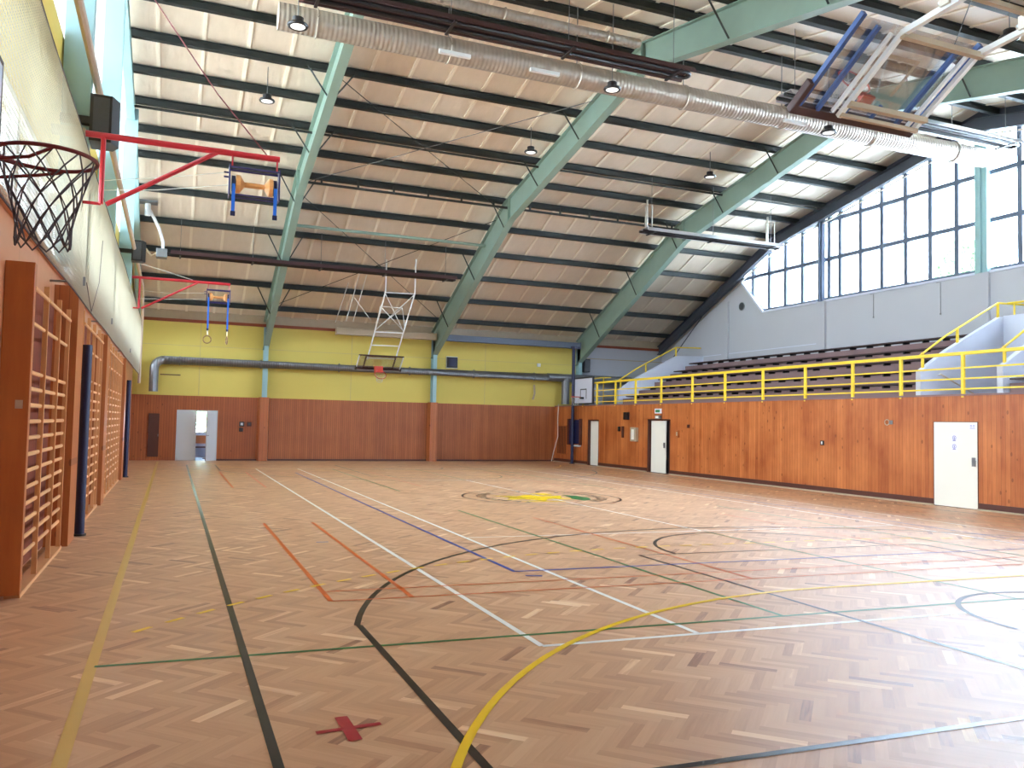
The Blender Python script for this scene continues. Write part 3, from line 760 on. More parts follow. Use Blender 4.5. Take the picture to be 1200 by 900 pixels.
# ------------------------------------------------------------------ doors
def leaf_handle(parent, x, y, z, nx, ny, mat='galv_dark'):
    m = MB(); m.box(x-.02-abs(ny)*.02, x+.02+abs(ny)*.02, y-.02-abs(nx)*.02, y+.02+abs(nx)*.02, z-.1, z+.1)
    m.tube([(x+nx*.02,y+ny*.02,z+.02),(x+nx*.06,y+ny*.06,z+.02),(x+nx*.06+ny*.1,y+ny*.06+nx*.1,z+.02)], .01, 6)
    return m.build('door_handle', M_[mat], parent)
for k_,(a_,c_) in enumerate(((13.2,14.38),(25.67,27.25),(31.15,32.15))): struct(MB().box(XR-.005,XR+.3,a_,c_,-.01,.013), f'trim_{10+k_}', M_['dark_wood'], 'dark strip added against light leaking under a gallery wall door')  # dark strips added where light leaked in below the doors
# door_1: flush door on the gallery wall
d = MB().box(XR-.01, XR+.04, 13.215, 14.365, .015, 1.985)
d1 = struct(d, 'door_1', M_['door'], 'plain cream-white door with small notices in the gallery wall at the right')
m = MB(); m.box(XR-.012,XR+.05,13.2,13.215,0,2); m.box(XR-.012,XR+.05,14.365,14.38,0,2); m.box(XR-.012,XR+.05,13.2,14.38,1.985,2)
m.build('door_frame', M_['dark_wood'], d1)
leaf_handle(d1, XR-.02, 13.3, 1.08, -1, 0)
m = MB(); m.box(XR-.013,XR-.01,13.72,13.9,1.3,1.72); m.box(XR-.013,XR-.01,13.25,13.42,1.82,1.95); n_ = m.build('notice', M_['paper'], d1)
n_['label'] = 'white paper notices stuck on the door'
m = MB()
for z in (1.62,1.42): 
    m.torus((XR-.0145,13.81,z), .045, .006, (1,0,0), 20, 4); m.box(XR-.0155,XR-.0135,13.77,13.85,z-.075,z-.06); m.box(XR-.0155,XR-.0135,13.8,13.82,z-.03,z+.02)
m.box(XR-.0155,XR-.0135,13.27,13.4,1.84,1.85); m.torus((XR-.0145,13.30,1.9), .02, .004, (1,0,0), 12, 4); m.torus((XR-.0145,13.37,1.9), .02, .004, (1,0,0), 12, 4)
m.build('pictogram', M_['ink'], n_)
# door_2: white door in a dark recess
d = MB().box(XR+.10, XR+.14, 26.12, 27.12, .015, 1.97)
d2 = struct(d, 'door_2', M_['door'], 'cream-white door set in a dark recess in the middle of the gallery wall')
m = MB(); m.box(XR+.001,XR+.28,25.68,25.74,0,2.02); m.box(XR+.001,XR+.28,27.18,27.24,0,2.02); m.box(XR+.001,XR+.28,25.68,27.24,1.98,2.02); m.box(XR+.25,XR+.29,25.68,27.24,0,2.0)
m.build('door_frame', M_['dark_wood'], d2)
leaf_handle(d2, XR+.09, 26.2, 1.05, -1, 0)
MB().box(XR+.2,XR+.24,25.74,26.2,.01,1.97).build('gap_shade', M_['black'], d2)  # black slab painting the shade of the open gap beside the leaf
# door_3: far door
d = MB().box(XR+.12, XR+.16, 31.18, 32.1, .015, 1.93)
d3 = struct(d, 'door_3', M_['door'], 'narrow-looking white door in the gallery wall next to the blue pole')
m = MB(); m.box(XR+.001,XR+.28,32.09,32.14,0,1.99); m.box(XR+.001,XR+.28,31.155,31.18,0,1.99); m.box(XR+.001,XR+.28,31.16,32.14,1.94,1.99); m.box(XR+.25,XR+.29,31.16,32.14,0,1.95)
m.build('door_frame', M_['dark_wood'], d3)
# door_4: double door in the back wall, right leaf ajar
m = MB(); m.box(D0+.002,D0+.04,YB-.06,YB+.2,0,DZ-.002); m.box(D1-.04,D1-.002,YB-.06,YB+.2,0,DZ-.002); m.box(D0+.002,D1-.002,YB-.06,YB+.2,DZ-.05,DZ-.002)
d4 = struct(m, 'door_4', M_['door_grey'], 'pale grey double door in the back wall with its right leaf ajar')
MB().box(D0+.045,.92,YB-.03,YB+.01,.01,DZ-.055).build('left_leaf', M_['door_grey'], d4, bevel=.004)
rl = MB(); a = radians(52)
rl.bar((D1-.05,YB-.03,.01+(DZ-.065)/2),(D1-.05-.62*cos(a),YB-.03-.62*sin(a),.01+(DZ-.065)/2),.04,DZ-.065)
q = rl.build('right_leaf', M_['door_grey'], d4); 
hx = D1-.05-.54*cos(a); hy = YB-.03-.54*sin(a)
MB().tube([(hx-.0,hy-.02,1.02),(hx-.06*sin(a),hy-.06,1.02),(hx+.05,hy-.1,1.02)], .012, 6).build('door_handle', M_['galv_dark'], q)
# room behind the double door
cb_ = MB(); yb0, yb1 = YB+.25, YB+3.0
cb_.box(-.6,-.5,yb0,yb1,0,2.6); cb_.box(2.6,2.7,yb0,yb1,0,2.6); cb_.box(-.6,2.7,yb0,yb1,2.5,2.6)
cb_.box(-.6,.6,yb1,yb1+.1,0,2.6); cb_.box(2.4,2.7,yb1,yb1+.1,0,2.6); cb_.box(.6,2.4,yb1,yb1+.1,0,1.05); cb_.box(.6,2.4,yb1,yb1+.1,2.2,2.6)
struct(cb_, 'wall_corridor', M_['white_paint'], 'small bright room seen through the ajar double door')
struct(MB().box(-.6,2.7,yb0-.25,yb1,-.1,0), 'floor_corridor', M_['tiles'], 'pale shiny floor of the room beyond the double door')
m = MB(); m.box(.6,2.4,yb1-.02,yb1+.06,1.05,1.1); m.box(.6,2.4,yb1-.02,yb1+.06,2.15,2.2); 
for x in (.6,1.48,2.34): m.box(x,x+.06,yb1-.02,yb1+.06,1.1,2.15)
w3_ = struct(m, 'window_3', M_['white_metal'], 'small window in the room beyond the double door')
MB().box(.6,2.4,yb1+.03,yb1+.035,1.1,2.15).build('pane', M_['glass'], w3_)
m = MB(); m.box(1.0,1.5,yb1-.5,yb1-.05,.45,.5); 
t = thing('wooden_bench', (1.2,yb1-.3,0), 'brown wooden bench seen through the gap of the double door', 'bench')
MB().box(.65,1.5,yb1-.5,yb1-.08,.42,.48).build('seat', M_['dark_wood'], t)
for x in (.7,1.42): MB().box(x,x+.05,yb1-.47,yb1-.12,0,.42).build('leg', M_['dark_wood'], t)
MB().box(.65,1.5,yb1-.1,yb1-.06,.6,.95).build('backrest', M_['pine_orange'], t)
tag(MB().box(1.25,1.7,yb0+1.0,yb0+1.5,0,.03).build('door_mat', M_['black']), 'dark mat on the pale floor beyond the double door', 'mat')

# outdoors
def tree(x,y,h,r,label,n=2600,seed=1):
    rnd = random.Random(seed)
    t = thing('leafy_tree', (x,y,-.4), label, 'tree', 'trees outside the gable window')
    MB().tube([(x,y,-.4),(x+.1,y,h*.3),(x,y+.1,h*.7)], [.22,.17,.08], 8).build('trunk', M_['bark'], t)
    m = MB()
    for i in range(n):
        while True:
            p = Vector((rnd.uniform(-1,1),rnd.uniform(-1,1),rnd.uniform(-1,1)))
            if .45 < p.length < 1: break
        c = Vector((x,y,h-r)) + Vector((p.x*r,p.y*r,p.z*r*1.1)); s = rnd.uniform(.07,.16)
        a = Vector((rnd.gauss(0,1),rnd.gauss(0,1),rnd.gauss(0,1))).normalized(); b_ = a.orthogonal().normalized()*s; c2 = a.cross(b_)
        m.add([c-b_-c2*.5, c+b_-c2*.5, c+b_*.6+c2*.6, c-b_*.6+c2*.6], [(0,1,2,3)])
    m.build('foliage', M_['leaf'], t)
tree(36,28.9,11.3,1.5,'pale leafy tree showing through the window left of the broad gable post',seed=1)
tree(40,24.2,14.6,3.0,'tall leafy tree showing through the window right of the broad gable post',seed=2)
tree(1.6,YB+9,5.5,2.2,'green tree outside the small corridor window',seed=3)
gr = MB().box(-60,90,-50,100,-.6,-.4).build('outdoor_ground', M_['bounce_ground']); tag(gr, 'pale paved ground outside the hall, lightened to bounce daylight indoors', None, None, 'structure'); gr.name='floor_outdoor'

# ------------------------------------------------------------------ gallery: tiers, seats, railing, stair walls
rows = [(18.5+.82*k, 2.98+.4*k) for k in range(5)]
segs = [(16.15,31.9,'main block'),(YF+.3,13.6,'near block')]
for (ya,yb_,nm) in segs:
    for k,(x,z) in enumerate(rows):
        x2 = XG-.12 if k == 4 else x+.9
        o = MB().box(x+.02, x2, ya, yb_-.0, 2.62 if k==0 else z-.43, z-.03).build('bleacher_tier', M_['tier'])
        if k == 4: lab = 'top'
        elif k == 0: lab = 'lowest'
        else: lab = ORD[k]
        tag(o, f'purple-brown stepped tier of the {nm} of stands, {"topmost row" if k==4 else "lowest row" if k==0 else ORD[k]+" row from the front"}', 'stand tier', 'tiers of the '+nm)
        t = thing('spectator_bench', (x,ya,z-.03), f'dark brown plank seat on the {"topmost" if k==4 else "lowest" if k==0 else ORD[k]} tier of the {nm}', 'bench', 'plank seats of the '+nm)
        MB().box(x-.06, x+.3, ya+.05, yb_-.4 if nm=='main block' else yb_-.05, z+.05, z+.09).build('seat_plank', M_['seat_wood'], t)
        y = ya+.5; br = MB()
        while y < yb_-.4:
            br.box(x, x+.26, y-.025, y+.025, z-.032, z+.05)
            y += .75
        br.build('seat_brackets', M_['black'], t)['kind'] = 'stuff'
def stairwall(y, label, mat='white_paint'):
    t = thing('stair_parapet', (18.3,y,2.62), label, 'stair wall', 'sloping white stair walls')
    pr = [(18.33,2.62),(18.33,3.36),(19.34,3.98),(21.4,5.02),(XG,5.08),(XG,2.62)]
    m = MB(); m.prism(pr, 1, y, y+.16); m.build('wall_slab', M_[mat], t, bevel=.01)
    r = MB(); pts = [(18.4,y+.08,3.78),(19.34,y+.08,4.36),(21.4,y+.08,5.42),(XG-.1,y+.08,5.46)]
    r.tube(pts,.03,8); r.build('handrail', M_['yellow_rail'], t, smooth=True)
    for x,z in ((18.5,3.45),(19.8,4.2),(21.4,5.0)):
        MB().box(x-.025,x+.025,y+.05,y+.11,z,z+.42).build('rail_post', M_['yellow_rail'], t)
stairwall(15.98, 'sloping white stair wall with yellow handrail, left one of the near pair')
stairwall(13.64, 'sloping white stair wall with yellow handrail at the right edge of the picture')
stairwall(32.0, 'sloping white stair wall with yellow handrail at the far end of the stands')
m = MB().box(21.5,21.66,13.8,15.98,2.62,5.05); tag(m.build('stairwell_wall', M_['white_paint'], bevel=.01), 'white wall closing the stairwell between the two near stair walls', 'wall')
m = MB(); m.tube([(21.58,13.9,5.4),(21.58,15.9,5.4)],.03,8)
for y in (14.2,15.7): m.tube([(21.58,y,5.05),(21.58,y,5.4)],.025,8)
tag(m.build('yellow_handrail', M_['yellow_rail'],smooth=True), 'yellow handrail on top of the stairwell wall', 'handrail')
m = MB(); m.tube([(18.9,15.85,3.3),(20.3,15.85,2.75)],.02,8); m.tube([(18.95,15.85,3.28),(18.95,15.97,3.28)],.012,6); m.tube([(20.2,15.85,2.79),(20.2,15.97,2.79)],.012,6)
tag(m.build('stair_handrail', M_['brown_pipe'],smooth=True), 'thin brown handrail slanting down inside the near stairwell', 'handrail')
m = MB(); m.box(18.0,19.2,34.0,34.16,2.62,3.5)
tag(m.build('end_parapet', M_['white_paint']), 'low white parapet at the far end of the gallery', 'wall')
m = MB(); m.tube([(XR+1.2,32.3,3.9),(18.3,33.3,3.95),(18.3,34.4,3.95)],.025,8)
for p in ((18.3,33.3),(18.3,34.4)): m.tube([(p[0],p[1],2.62),(p[0],p[1],3.95)],.022,8)
tag(m.build('far_rail', M_['yellow_rail'],smooth=True), 'pale yellow guard rail at the far gallery stair', 'handrail')
# railing
py = [11.9]+[13.54,15.36,16.75,18.5,20.4,22.3,24.3,26.25,28.1,29.75,31.4]
posts = [10.1,11.9,13.6,15.36,16.95,18.75,20.6,22.5,24.35,26.35,28.2,29.8,31.4,32.7,33.8]
rx_ = XR+.03
t = thing('gallery_railing', (rx_,11.9,ZW), 'long yellow steel railing along the front edge of the spectator gallery', 'railing')
MB().box(rx_-.03,rx_+.03,YF+.2,33.85,3.55,3.63).build('top_rail', M_['yellow_rail'], t, bevel=.012)
for z in (3.25,3.0,2.76):
    MB().box(rx_-.012,rx_+.012,YF+.2,33.85,z-.018,z+.018).build('middle_rail', M_['yellow_rail'], t)
for y in posts: MB().box(rx_-.035,rx_+.035,y-.035,y+.035,2.56,3.56).build('rail_post', M_['yellow_rail'], t, bevel=.008)
for y in (1.0,2.8,4.6,6.4,8.2): MB().box(rx_-.035,rx_+.035,y-.035,y+.035,2.56,3.56).build('rail_post', M_['yellow_rail'], t)
# round loudspeaker grille and dark cables on the white wall
m = MB(); m.disc((XG-.03,29.2,7.08), .17, .04, (1,0,0)); sp_ = m.build('wall_speaker', M_['grille'], smooth=True); tag(sp_, 'round dark grey grille high on the white gable wall left of the window', 'speaker')
MB().torus((XG-.03,29.2,7.08), .17, .015, (1,0,0)).build('grille_ring', M_['galv_dark'], sp_, smooth=True)
for y,z0,z1,lab in ((21.9,5.8,6.6,'left'),(19.15,5.6,6.6,'right')):
    m = MB().tube([(XG-.01,y,z0),(XG-.01,y,z1),(XG-.01,y+.15,6.62)],.012,6); m.box(XG-.03,XG,y-.02,y+.02,z0-.05,z0)
    tag(m.build('wall_cable', M_['galv_dark']), f'thin grey cable hanging below the gable window sill, {lab} of the two', 'cable', 'cables under the gable window')
m = MB().tube([(XG-.25,31.8,6.9),(XG-1.0,33.6,4.6)],.02,6); tag(m.build('stay_rod', M_['gable_steel']), 'dark stay rod slanting down from the gable rafter to the far handrail', 'rod')
m = MB().box(18.28,18.6,YB-.35,YB-.03,4.3,4.95); ls = m.build('loudspeaker', M_['black'], bevel=.02); tag(ls, 'black box loudspeaker on the white wall right of the far column', 'speaker')
MB().box(18.32,18.56,YB-.36,YB-.345,4.34,4.9).build('front_grille', M_['grille'], ls)

# ------------------------------------------------------------------ fixtures on walls
def wallbox(x,y,z,w,h,d,mat,name,label,cat,axis='y',extra=None):
    """axis y: on back wall (faces -y); axis x: on gallery wall (faces -x)"""
    m = MB()
    if axis=='y':
        o_ = 0 if (z > ZW or x > 3.35) else .04
        m.box(x-w/2,x+w/2,YB-o_-d,YB-o_,z-h/2,z+h/2)
    else: m.box(XR-d,XR,y-w/2,y+w/2,z-h/2,z+h/2)
    o = m.build(name, M_[mat], bevel=min(.01,d/4)); tag(o,label,cat); return o
o = wallbox(11.67,0,4.47,.5,.48,.12,'black','wall_vent','black square panel on the yellow wall right of the middle column','panel'); 
m = MB(); m.box(11.40,11.94,YB-.06,YB-.0,4.2,4.24); m.box(11.40,11.94,YB-.06,YB,4.7,4.74); m.box(11.4,11.43,YB-.06,YB,4.24,4.7); m.box(11.91,11.94,YB-.06,YB,4.24,4.7); m.build('frame', M_['white_metal'], o)
MB().box(11.5,11.84,YB-.17,YB-.16,4.3,4.64).build('screen', M_['navy'], o)
o = wallbox(2.66,0,1.5,.2,.2,.06,'black','switch_box','small black box with white face on the back wall, left of the pair','switch box'); MB().box(2.61,2.71,YB-.106,YB-.1,1.45,1.55).build('face_plate', M_['white_metal'], o)
wallbox(2.64,0,1.27,.16,.16,.05,'black','socket_box','small dark socket box under the left switch box on the back wall','socket')
o = wallbox(2.95,0,1.5,.18,.18,.06,'dark_wood','switch_box','small black-framed box on the back wall, right of the pair','switch box'); MB().box(2.91,2.99,YB-.106,YB-.1,1.46,1.54).build('face_plate', M_['grille'], o)
o = MB().box(-.86,-.46,YB-.07,YB-.04,.15,1.86).build('dark_hatch', M_['dark_wood'], bevel=.004); tag(o,'tall narrow dark red-brown hatch on the back wall left of the double door','hatch')
MB().box(-.5,-.48,YB-.09,YB-.07,.95,1.05).build('hatch_handle', M_['galv_dark'], o)
o = wallbox(16.0,0,4.55,.16,.16,.1,'white_metal','round_bell','small pale round device on the yellow wall near its right end','bell')
m = MB(); m.tube([(15.75,YB-.12,3.6),(15.78,YB-.12,3.2),(15.7,YB-.12,2.9)],.05,8); tag(m.build('pipe_lagging', M_['beige_metal'],smooth=True),'short pale pipe piece on the yellow wall left of the duct drop','pipe')
# things on the gallery wall
def gbox(y,z,w,h,d,mat,name,label,cat,group=None,child=None):
    o = MB().box(XR-d,XR-.001,y-w/2,y+w/2,z-h/2,z+h/2).build(name,M_[mat],bevel=min(.01,d/4)); tag(o,label,cat,group)
    if child:
        cw,ch,cm,cn = child; MB().box(XR-d-.006,XR-d+.001,y-cw/2,y+cw/2,z-ch/2,z+ch/2).build(cn,M_[cm],o)
    return o
gbox(18.03,1.38,.13,.13,.03,'black','wall_socket','small black socket with white face halfway along the gallery wall','socket',child=(.05,.08,'white_metal','face_plate'))
o = gbox(15.63,1.97,.1,.1,.04,'galv_dark','door_buzzer','small round steel fitting high on the gallery wall left of the near white door','buzzer'); 
MB().torus((XR-.03,15.75,1.97),.07,.012,(1,0,0),18,6).build('fitting_ring', M_['beige_metal'], o, smooth=True)
o = gbox(28.75,2.15,.3,.3,.12,'black','wall_clock','dark round fitting on the gallery wall above the phones','speaker')
gbox(29.35,1.62,.12,.2,.08,'black','wall_phone','small black wall fitting left of the white box','phone')
gbox(29.05,1.5,.1,.46,.08,'dark_wood','phone_holder','tall thin dark fitting next to the small black wall fitting','fitting')
gbox(28.1,1.42,.42,.55,.14,'beige_metal','fuse_cabinet','pale box with dark left side on the gallery wall left of the recessed door','cabinet',child=(.2,.4,'door','cabinet_door'))
o = gbox(26.45,2.33,.42,.18,.06,'paper','exit_sign','small white exit sign above the recessed door','sign')
MB().box(XR-.063,XR-.06,26.3,26.6,2.28,2.38).build('sign_arrow', M_['green_ink'], o)
o = gbox(26.4,2.1,.3,.14,.12,'galv_dark','emergency_lamp','small grey lamp right above the recessed door','lamp',child=(.2,.08,'led','lamp_lens'))
gbox(25.15,1.5,.16,.26,.07,'pine_orange','thermostat','small brown box on the gallery wall right of the recessed door','thermostat',child=(.08,.14,'beige_metal','face_plate'))
gbox(24.5,1.78,.12,.12,.05,'dark_wood','coat_hook','tiny dark fitting right of the small brown box on the gallery wall','fitting')
# vent slots panel at the back corner of gallery wall
o = MB().box(XR-.02,XR-.001,34.2,35.2,.35,1.72).build('vent_panel', M_['pine_orange']); tag(o,'slatted vent panel in the gallery wall at the back corner','vent')
m = MB()
for i in range(7): m.box(XR-.03,XR-.02,34.28+.13*i,34.34+.13*i,.4,1.68)
m.build('vent_slot', M_['dark_wood'], o)
o = MB().box(XR-.12,XR-.001,32.75,33.75,.9,1.98).build('wall_mat', M_['navy'], bevel=.02); tag(o,'dark blue framed panel on the gallery wall behind the blue pole','panel')
MB().box(XR-.13,XR-.001,32.68,32.75,.85,2.02).build('side_frame', M_['dark_wood'], o); MB().box(XR-.13,XR-.001,33.75,33.95,.85,2.02).build('side_frame', M_['dark_wood'], o); MB().box(XR-.16,XR-.02,32.75,33.3,.78,.85).build('ledge', M_['white_metal'], o)
# blue climbing pole
t = thing('blue_pole', (16.72,33.25,0), 'tall dark blue padded pole in front of the gallery wall by the back corner', 'pole')
MB().tube([(16.72,33.25,.02),(16.72,33.25,5.3)],.075,14).build('pole_tube', M_['navy'], t, smooth=True)
MB().disc((16.72,33.25,0),.13,.025).build('base_plate', M_['black'], t); MB().box(16.6,17.0,33.2,33.3,5.2,5.3).build('top_bracket', M_['navy'], t)
# loose rope in the corner
m = MB().tube([(16.6,34.5,2.7),(16.55,34.45,2.0),(16.5,34.3,1.2),(16.25,34.2,.5),(16.1,34.1,.05)],.02,6); tag(m.build('hanging_rope', M_['rope_pale'],smooth=True),'pale rope hanging down in the back corner beside the vent slots','rope')

# ------------------------------------------------------------------ basketball goals
def ring_net(parent, c, R, out, drop=.42, mat='rim', cord='rope', n=12, arms=True, backdir=None):
    """rim of radius R at c in plane perpendicular to 'out' axis (up); net hangs along -up"""
    c = Vector(c); up = Vector(out).normalized()
    MB().torus(c, R, .011, up, 40, 8).build('rim', M_[mat], parent, smooth=True)
    x = up.orthogonal().normalized(); y = up.cross(x); g = Vector((0,0,-1))
    return x, y
def net(parent, c, R, drop, mat, up=(0,0,1), r=.0045, n=12, rows=5, end=.52):
    c = Vector(c); upv = Vector(up).normalized(); x = upv.orthogonal().normalized(); y = upv.cross(x)
    m = MB()
    def P(row, k):
        t = row/rows; rad = R*(1-(1-end)*min(1,t*1.25)**.8); a = 2*pi*(k+(.5 if row%2 else 0))/n
        return c + (x*cos(a)+y*sin(a))*rad - upv*drop*t
    for row in range(rows):
        for k in range(n):
            a = P(row,k)
            if row%2==0: bs = (P(row+1,k), P(row+1,k-1))
            else: bs = (P(row+1,k), P(row+1,k+1))
            for b_ in bs: m.tube([a,b_], r, 4, cap=False)
    for k in range(n): # scalloped hem
        a = P(rows,k); b_ = P(rows,k+1); mid = (a+b_)/2-upv*.035
        m.tube([a,mid,b_], r*1.3, 4, cap=False)
    m.build('net', M_[mat], parent)
# near wall hoop at the upper left
hc = Vector((-.645,4.78,3.05)); R = .232
t = thing('basketball_hoop', (-1.1,4.78,3.0), 'dark red basketball hoop with worn grey net, close by at the upper left edge', 'basketball hoop')
MB().torus(hc, R, .011, (0,0,1), 48, 8).build('rim', M_['rim'], t, smooth=True)
m = MB()
for s in (-1,1):
    m.tube([(-1.04,4.78+s*.16,3.05),(-.86,4.78+s*.14,3.05),(-.78,4.78+s*.2,3.045)],.009,6)
    m.tube([(-1.04,4.78+s*.16,2.93),(-.7,4.78+s*.17,3.0),(-.6,4.78+s*.225,3.04)],.009,6)
m.box(-1.06,-1.045,4.62,4.94,2.9,3.08)
m.build('rim_bracket', M_['rim'], t)
net(t, hc, R, .43, 'rope', r=.0042, n=12, rows=6, end=.55)
m = MB(); m.box(-1.1,-1.065,3.86,5.95,2.9,3.95)
bbd = m.build('backboard', M_['brownblack'], t, bevel=.01)
MB().box(-1.064,-1.062,3.92,5.89,2.96,3.9).build('board_face', M_['white_paint'], bbd)
m = MB()
for y in (4.2,5.5): m.tube([(-1.1,y,3.7),(XL,y,3.7)],.025,8); m.tube([(-1.1,y,3.1),(XL,y,3.1)],.025,8)
m.build('wall_arm', M_['black'], t)
# far goal on the gallery railing
t = thing('basketball_hoop', (XR-.12,32.3,2.65), 'white practice backboard with hoop on the gallery railing beside the blue pole', 'basketball hoop')
x = XR-.14
MB().box(x-.02,x+.02,31.5,33.15,2.72,3.8).build('backboard', M_['white_paint'], t)
m = MB(); m.box(x-.03,x+.04,31.42,31.5,2.66,3.86); m.box(x-.03,x+.04,33.15,33.2,2.66,3.86); m.box(x-.03,x+.04,31.5,33.15,2.66,2.72); m.box(x-.03,x+.04,31.5,33.15,3.8,3.86)
m.build('board_edge', M_['black'], t)
m = MB(); y0=32.32
m.box(x-.025,x-.02,y0-.3,y0-.25,2.9,3.35); m.box(x-.025,x-.02,y0+.25,y0+.3,2.9,3.35); m.box(x-.025,x-.02,y0-.25,y0+.25,3.3,3.35)
m.build('target_square', M_['black'], t)
MB().torus((x-.4,y0,2.98),.23,.014,(0,0,1),24,6).build('rim', M_['rim_orange'], t, smooth=True)
MB().box(x-.2,x-.02,y0-.06,y0+.06,2.9,2.98).build('rim_bracket', M_['black'], t)
net(t,(x-.4,y0,2.98),.23,.35,'rope_pale',r=.004,n=10,rows=3)
m = MB(); m.box(x+.02,XR+.0,31.9,31.95,3.4,3.45); m.box(x+.02,XR,32.7,32.75,3.4,3.45); m.build('mount', M_['black'], t)

# big folded-up glass goal at the upper right
A = Vector((7.2,8.2,5.85)); B = Vector((7.2,7.1,6.56)); ex = Vector((1,0,0)); ev = (B-A).normalized(); H_=(B-A).length; nf = ex.cross(ev)   # nf: front normal, points up
if nf.z < 0: nf = -nf
W_ = 2.0
def gp_(u, v, d=0): return A + ex*u + ev*v + nf*d
t = thing('ceiling_goal', (8.2,7.6,6.2), 'large folded-up glass basketball goal hanging from the roof at the upper right', 'basketball goal')
def slab(mb, u0,u1,v0,v1,d0,d1):
    v = [gp_(u,v_,d) for u in (u0,u1) for v_ in (v0,v1) for d in (d0,d1)]
    mb.add(v, [(0,1,3,2),(4,6,7,5),(0,4,5,1),(2,3,7,6),(0,2,6,4),(1,5,7,3)])
m = MB(); slab(m,.04,W_-.04,.06,H_,0,.015); gb = m.build('glass_board', M_['acrylic'], t)
m = MB(); slab(m,-.02,W_+.02,-.06,.07,-.05,.06); slab(m,-.05,.03,-.06,.4,-.05,.06); slab(m,W_-.03,W_+.05,-.06,.4,-.05,.06)
m.build('edge_padding', M_['brownblack'], t, bevel=.015)
for (a_,b_,c_,d_,e_,f_) in ((.01,.065,.05,H_+.04,-.04,.03),(W_-.085,W_-.03,.05,H_+.04,-.04,.03),(.3,.36,.05,H_-.05,-.05,-.005),(W_-.36,W_-.30,.05,H_-.05,-.05,-.005),(.75,.79,.05,.3,-.04,-.005),(1.2,1.24,.05,.3,-.04,-.005)):
    m = MB(); slab(m,a_,b_,c_,d_,e_,f_); m.build('blue_frame_bar', M_['blue_metal'], t)
m = MB(); u0,u1,v0,v1 = .68,1.32,.42,.95
slab(m,u0,u1,v1-.05,v1,.016,.02); slab(m,u0,u0+.05,v0,v1,.016,.02); slab(m,u1-.05,u1,v0,v1,.016,.02)
m.build('target_square', M_['beige_metal'], gb)
# rim above the glass (board lies front side up)
rc = gp_(1.0,.3,.42)
MB().torus(rc,.232,.011,ev,32,8).build('rim', M_['rim_orange'], t, smooth=True)
m = MB(); slab(m,.9,1.1,.18,.36,.02,.06); slab(m,.92,1.08,.26,.3,.05,.2); m.build('rim_bracket', M_['rim_orange'], t)
net(t, rc, .232, .3, 'rope_pale', up=tuple(ev), r=.004, n=10, rows=3)
# white support tubes under the board, then arms back to the roof
for s, u in enumerate((.62,1.92-.02)):
    p0 = gp_(u,.08,-.12); p1 = gp_(u, H_*.98,-.12)
    m = MB(); m.bar(p0,p1,.06,.06)
    m.bar(p0+ex*.14*(-1 if s==0 else -1)+ev*.05, gp_(u-.12,H_*.95,-.1), .035, .05)
    m.build('board_strut', M_['white_metal'], t)
    q = Vector((p1.x, 2.6, 6.72))
    m = MB(); m.bar(p1, q, .07, .07); m.bar(p1+Vector((0,-.5,.12)), q+Vector((0,0,.14)), .03, .03); m.build('long_arm', M_['white_metal'], t)
    m = MB(); j = p1.lerp(q,.14); m.bar(j+Vector((-.05,0,.0)), j+Vector((-.05,0,.16)),.04,.12); m.build('hinge', M_['galv'], t)
    m = MB(); m.bar(q, (q.x,2.6,ztop(2.6)+.05), .07,.07); m.bar(p1.lerp(q,.55), (q.x,4.6,ztop(4.6)+.05), .05,.05); m.build('roof_hanger', M_['beige_metal'], t)
for v_, w in ((.98*H_,.07),(.30,.07),(.13,.05)):
    a_ = gp_(.6,v_,-.16); b_ = gp_(1.93,v_,-.16); MB().bar(a_,b_,w,w).build('cross_tube', M_['beige_metal'], t)
for y in (6.35,6.05,5.2,4.0):
    z = 6.56+(7.1-y)*.035+.03
    MB().bar((7.8,y,z),(9.1,y,z),.06 if y!=6.05 else .035,.06 if y!=6.05 else .035).build('cross_tube', M_['beige_metal'], t)
MB().tube([(8.6,6.2,6.66),(8.7,5.6,ztop(5.6)+.1)],.012,6).build('lifting_cord', M_['rope_red'], t)

# far hanging goal with lattice mast
t = thing('ceiling_goal', (8.0,32.5,4.0), 'white lattice-framed basketball goal hanging from the roof in front of the yellow wall', 'basketball goal')
a0, a1 = (7.28,33.2,4.25),(7.42,30.95,6.72); b0, b1 = (8.4,33.0,4.25),(8.53,30.75,6.72)
def L3(a,b,t_): return tuple(a[i]+(b[i]-a[i])*t_ for i in range(3))
m = MB(); m.tube([a0,a1],.03,8); m.tube([b0,b1],.03,8)
m.build('mast_rail', M_['white_metal'], t)
m = MB()
for q in (.02,.22,.42,.99): m.tube([L3(a0,a1,q),L3(b0,b1,q)],.022,6)
m.build('mast_rung', M_['white_metal'], t)
m = MB(); m.tube([L3(a0,a1,.44),L3(b0,b1,.98)],.016,6); m.tube([L3(b0,b1,.44),L3(a0,a1,.98)],.016,6)
a2 = (7.42,31.9,6.5); b2 = (8.53,31.9,6.5)
m.tube([L3(a0,a1,.5),(7.5,32.1,6.3),],.014,6); m.tube([L3(b0,b1,.5),(8.4,32.1,6.3)],.014,6); m.tube([(7.5,32.1,6.3),(8.4,32.1,6.3)],.014,6)
m.tube([L3(a0,a1,.45),(8.4,32.1,6.3)],.014,6); m.tube([L3(b0,b1,.45),(7.5,32.1,6.3)],.014,6)
m.build('cross_brace', M_['white_metal'], t)
for p in (a1,b1): MB().tube([p,(p[0],p[1]-.05,ztop(p[1])+.1)],.025,6).build('roof_hanger', M_['white_metal'], t)
for k,(x,y) in enumerate(((6.6,31.9),(6.9,32.0),(6.3,32.6))): MB().tube([(x,y,ztop(y)+.1),(x-.25,y+1.2,5.75)],.018,6).build('roof_stay', M_['white_metal'], t)
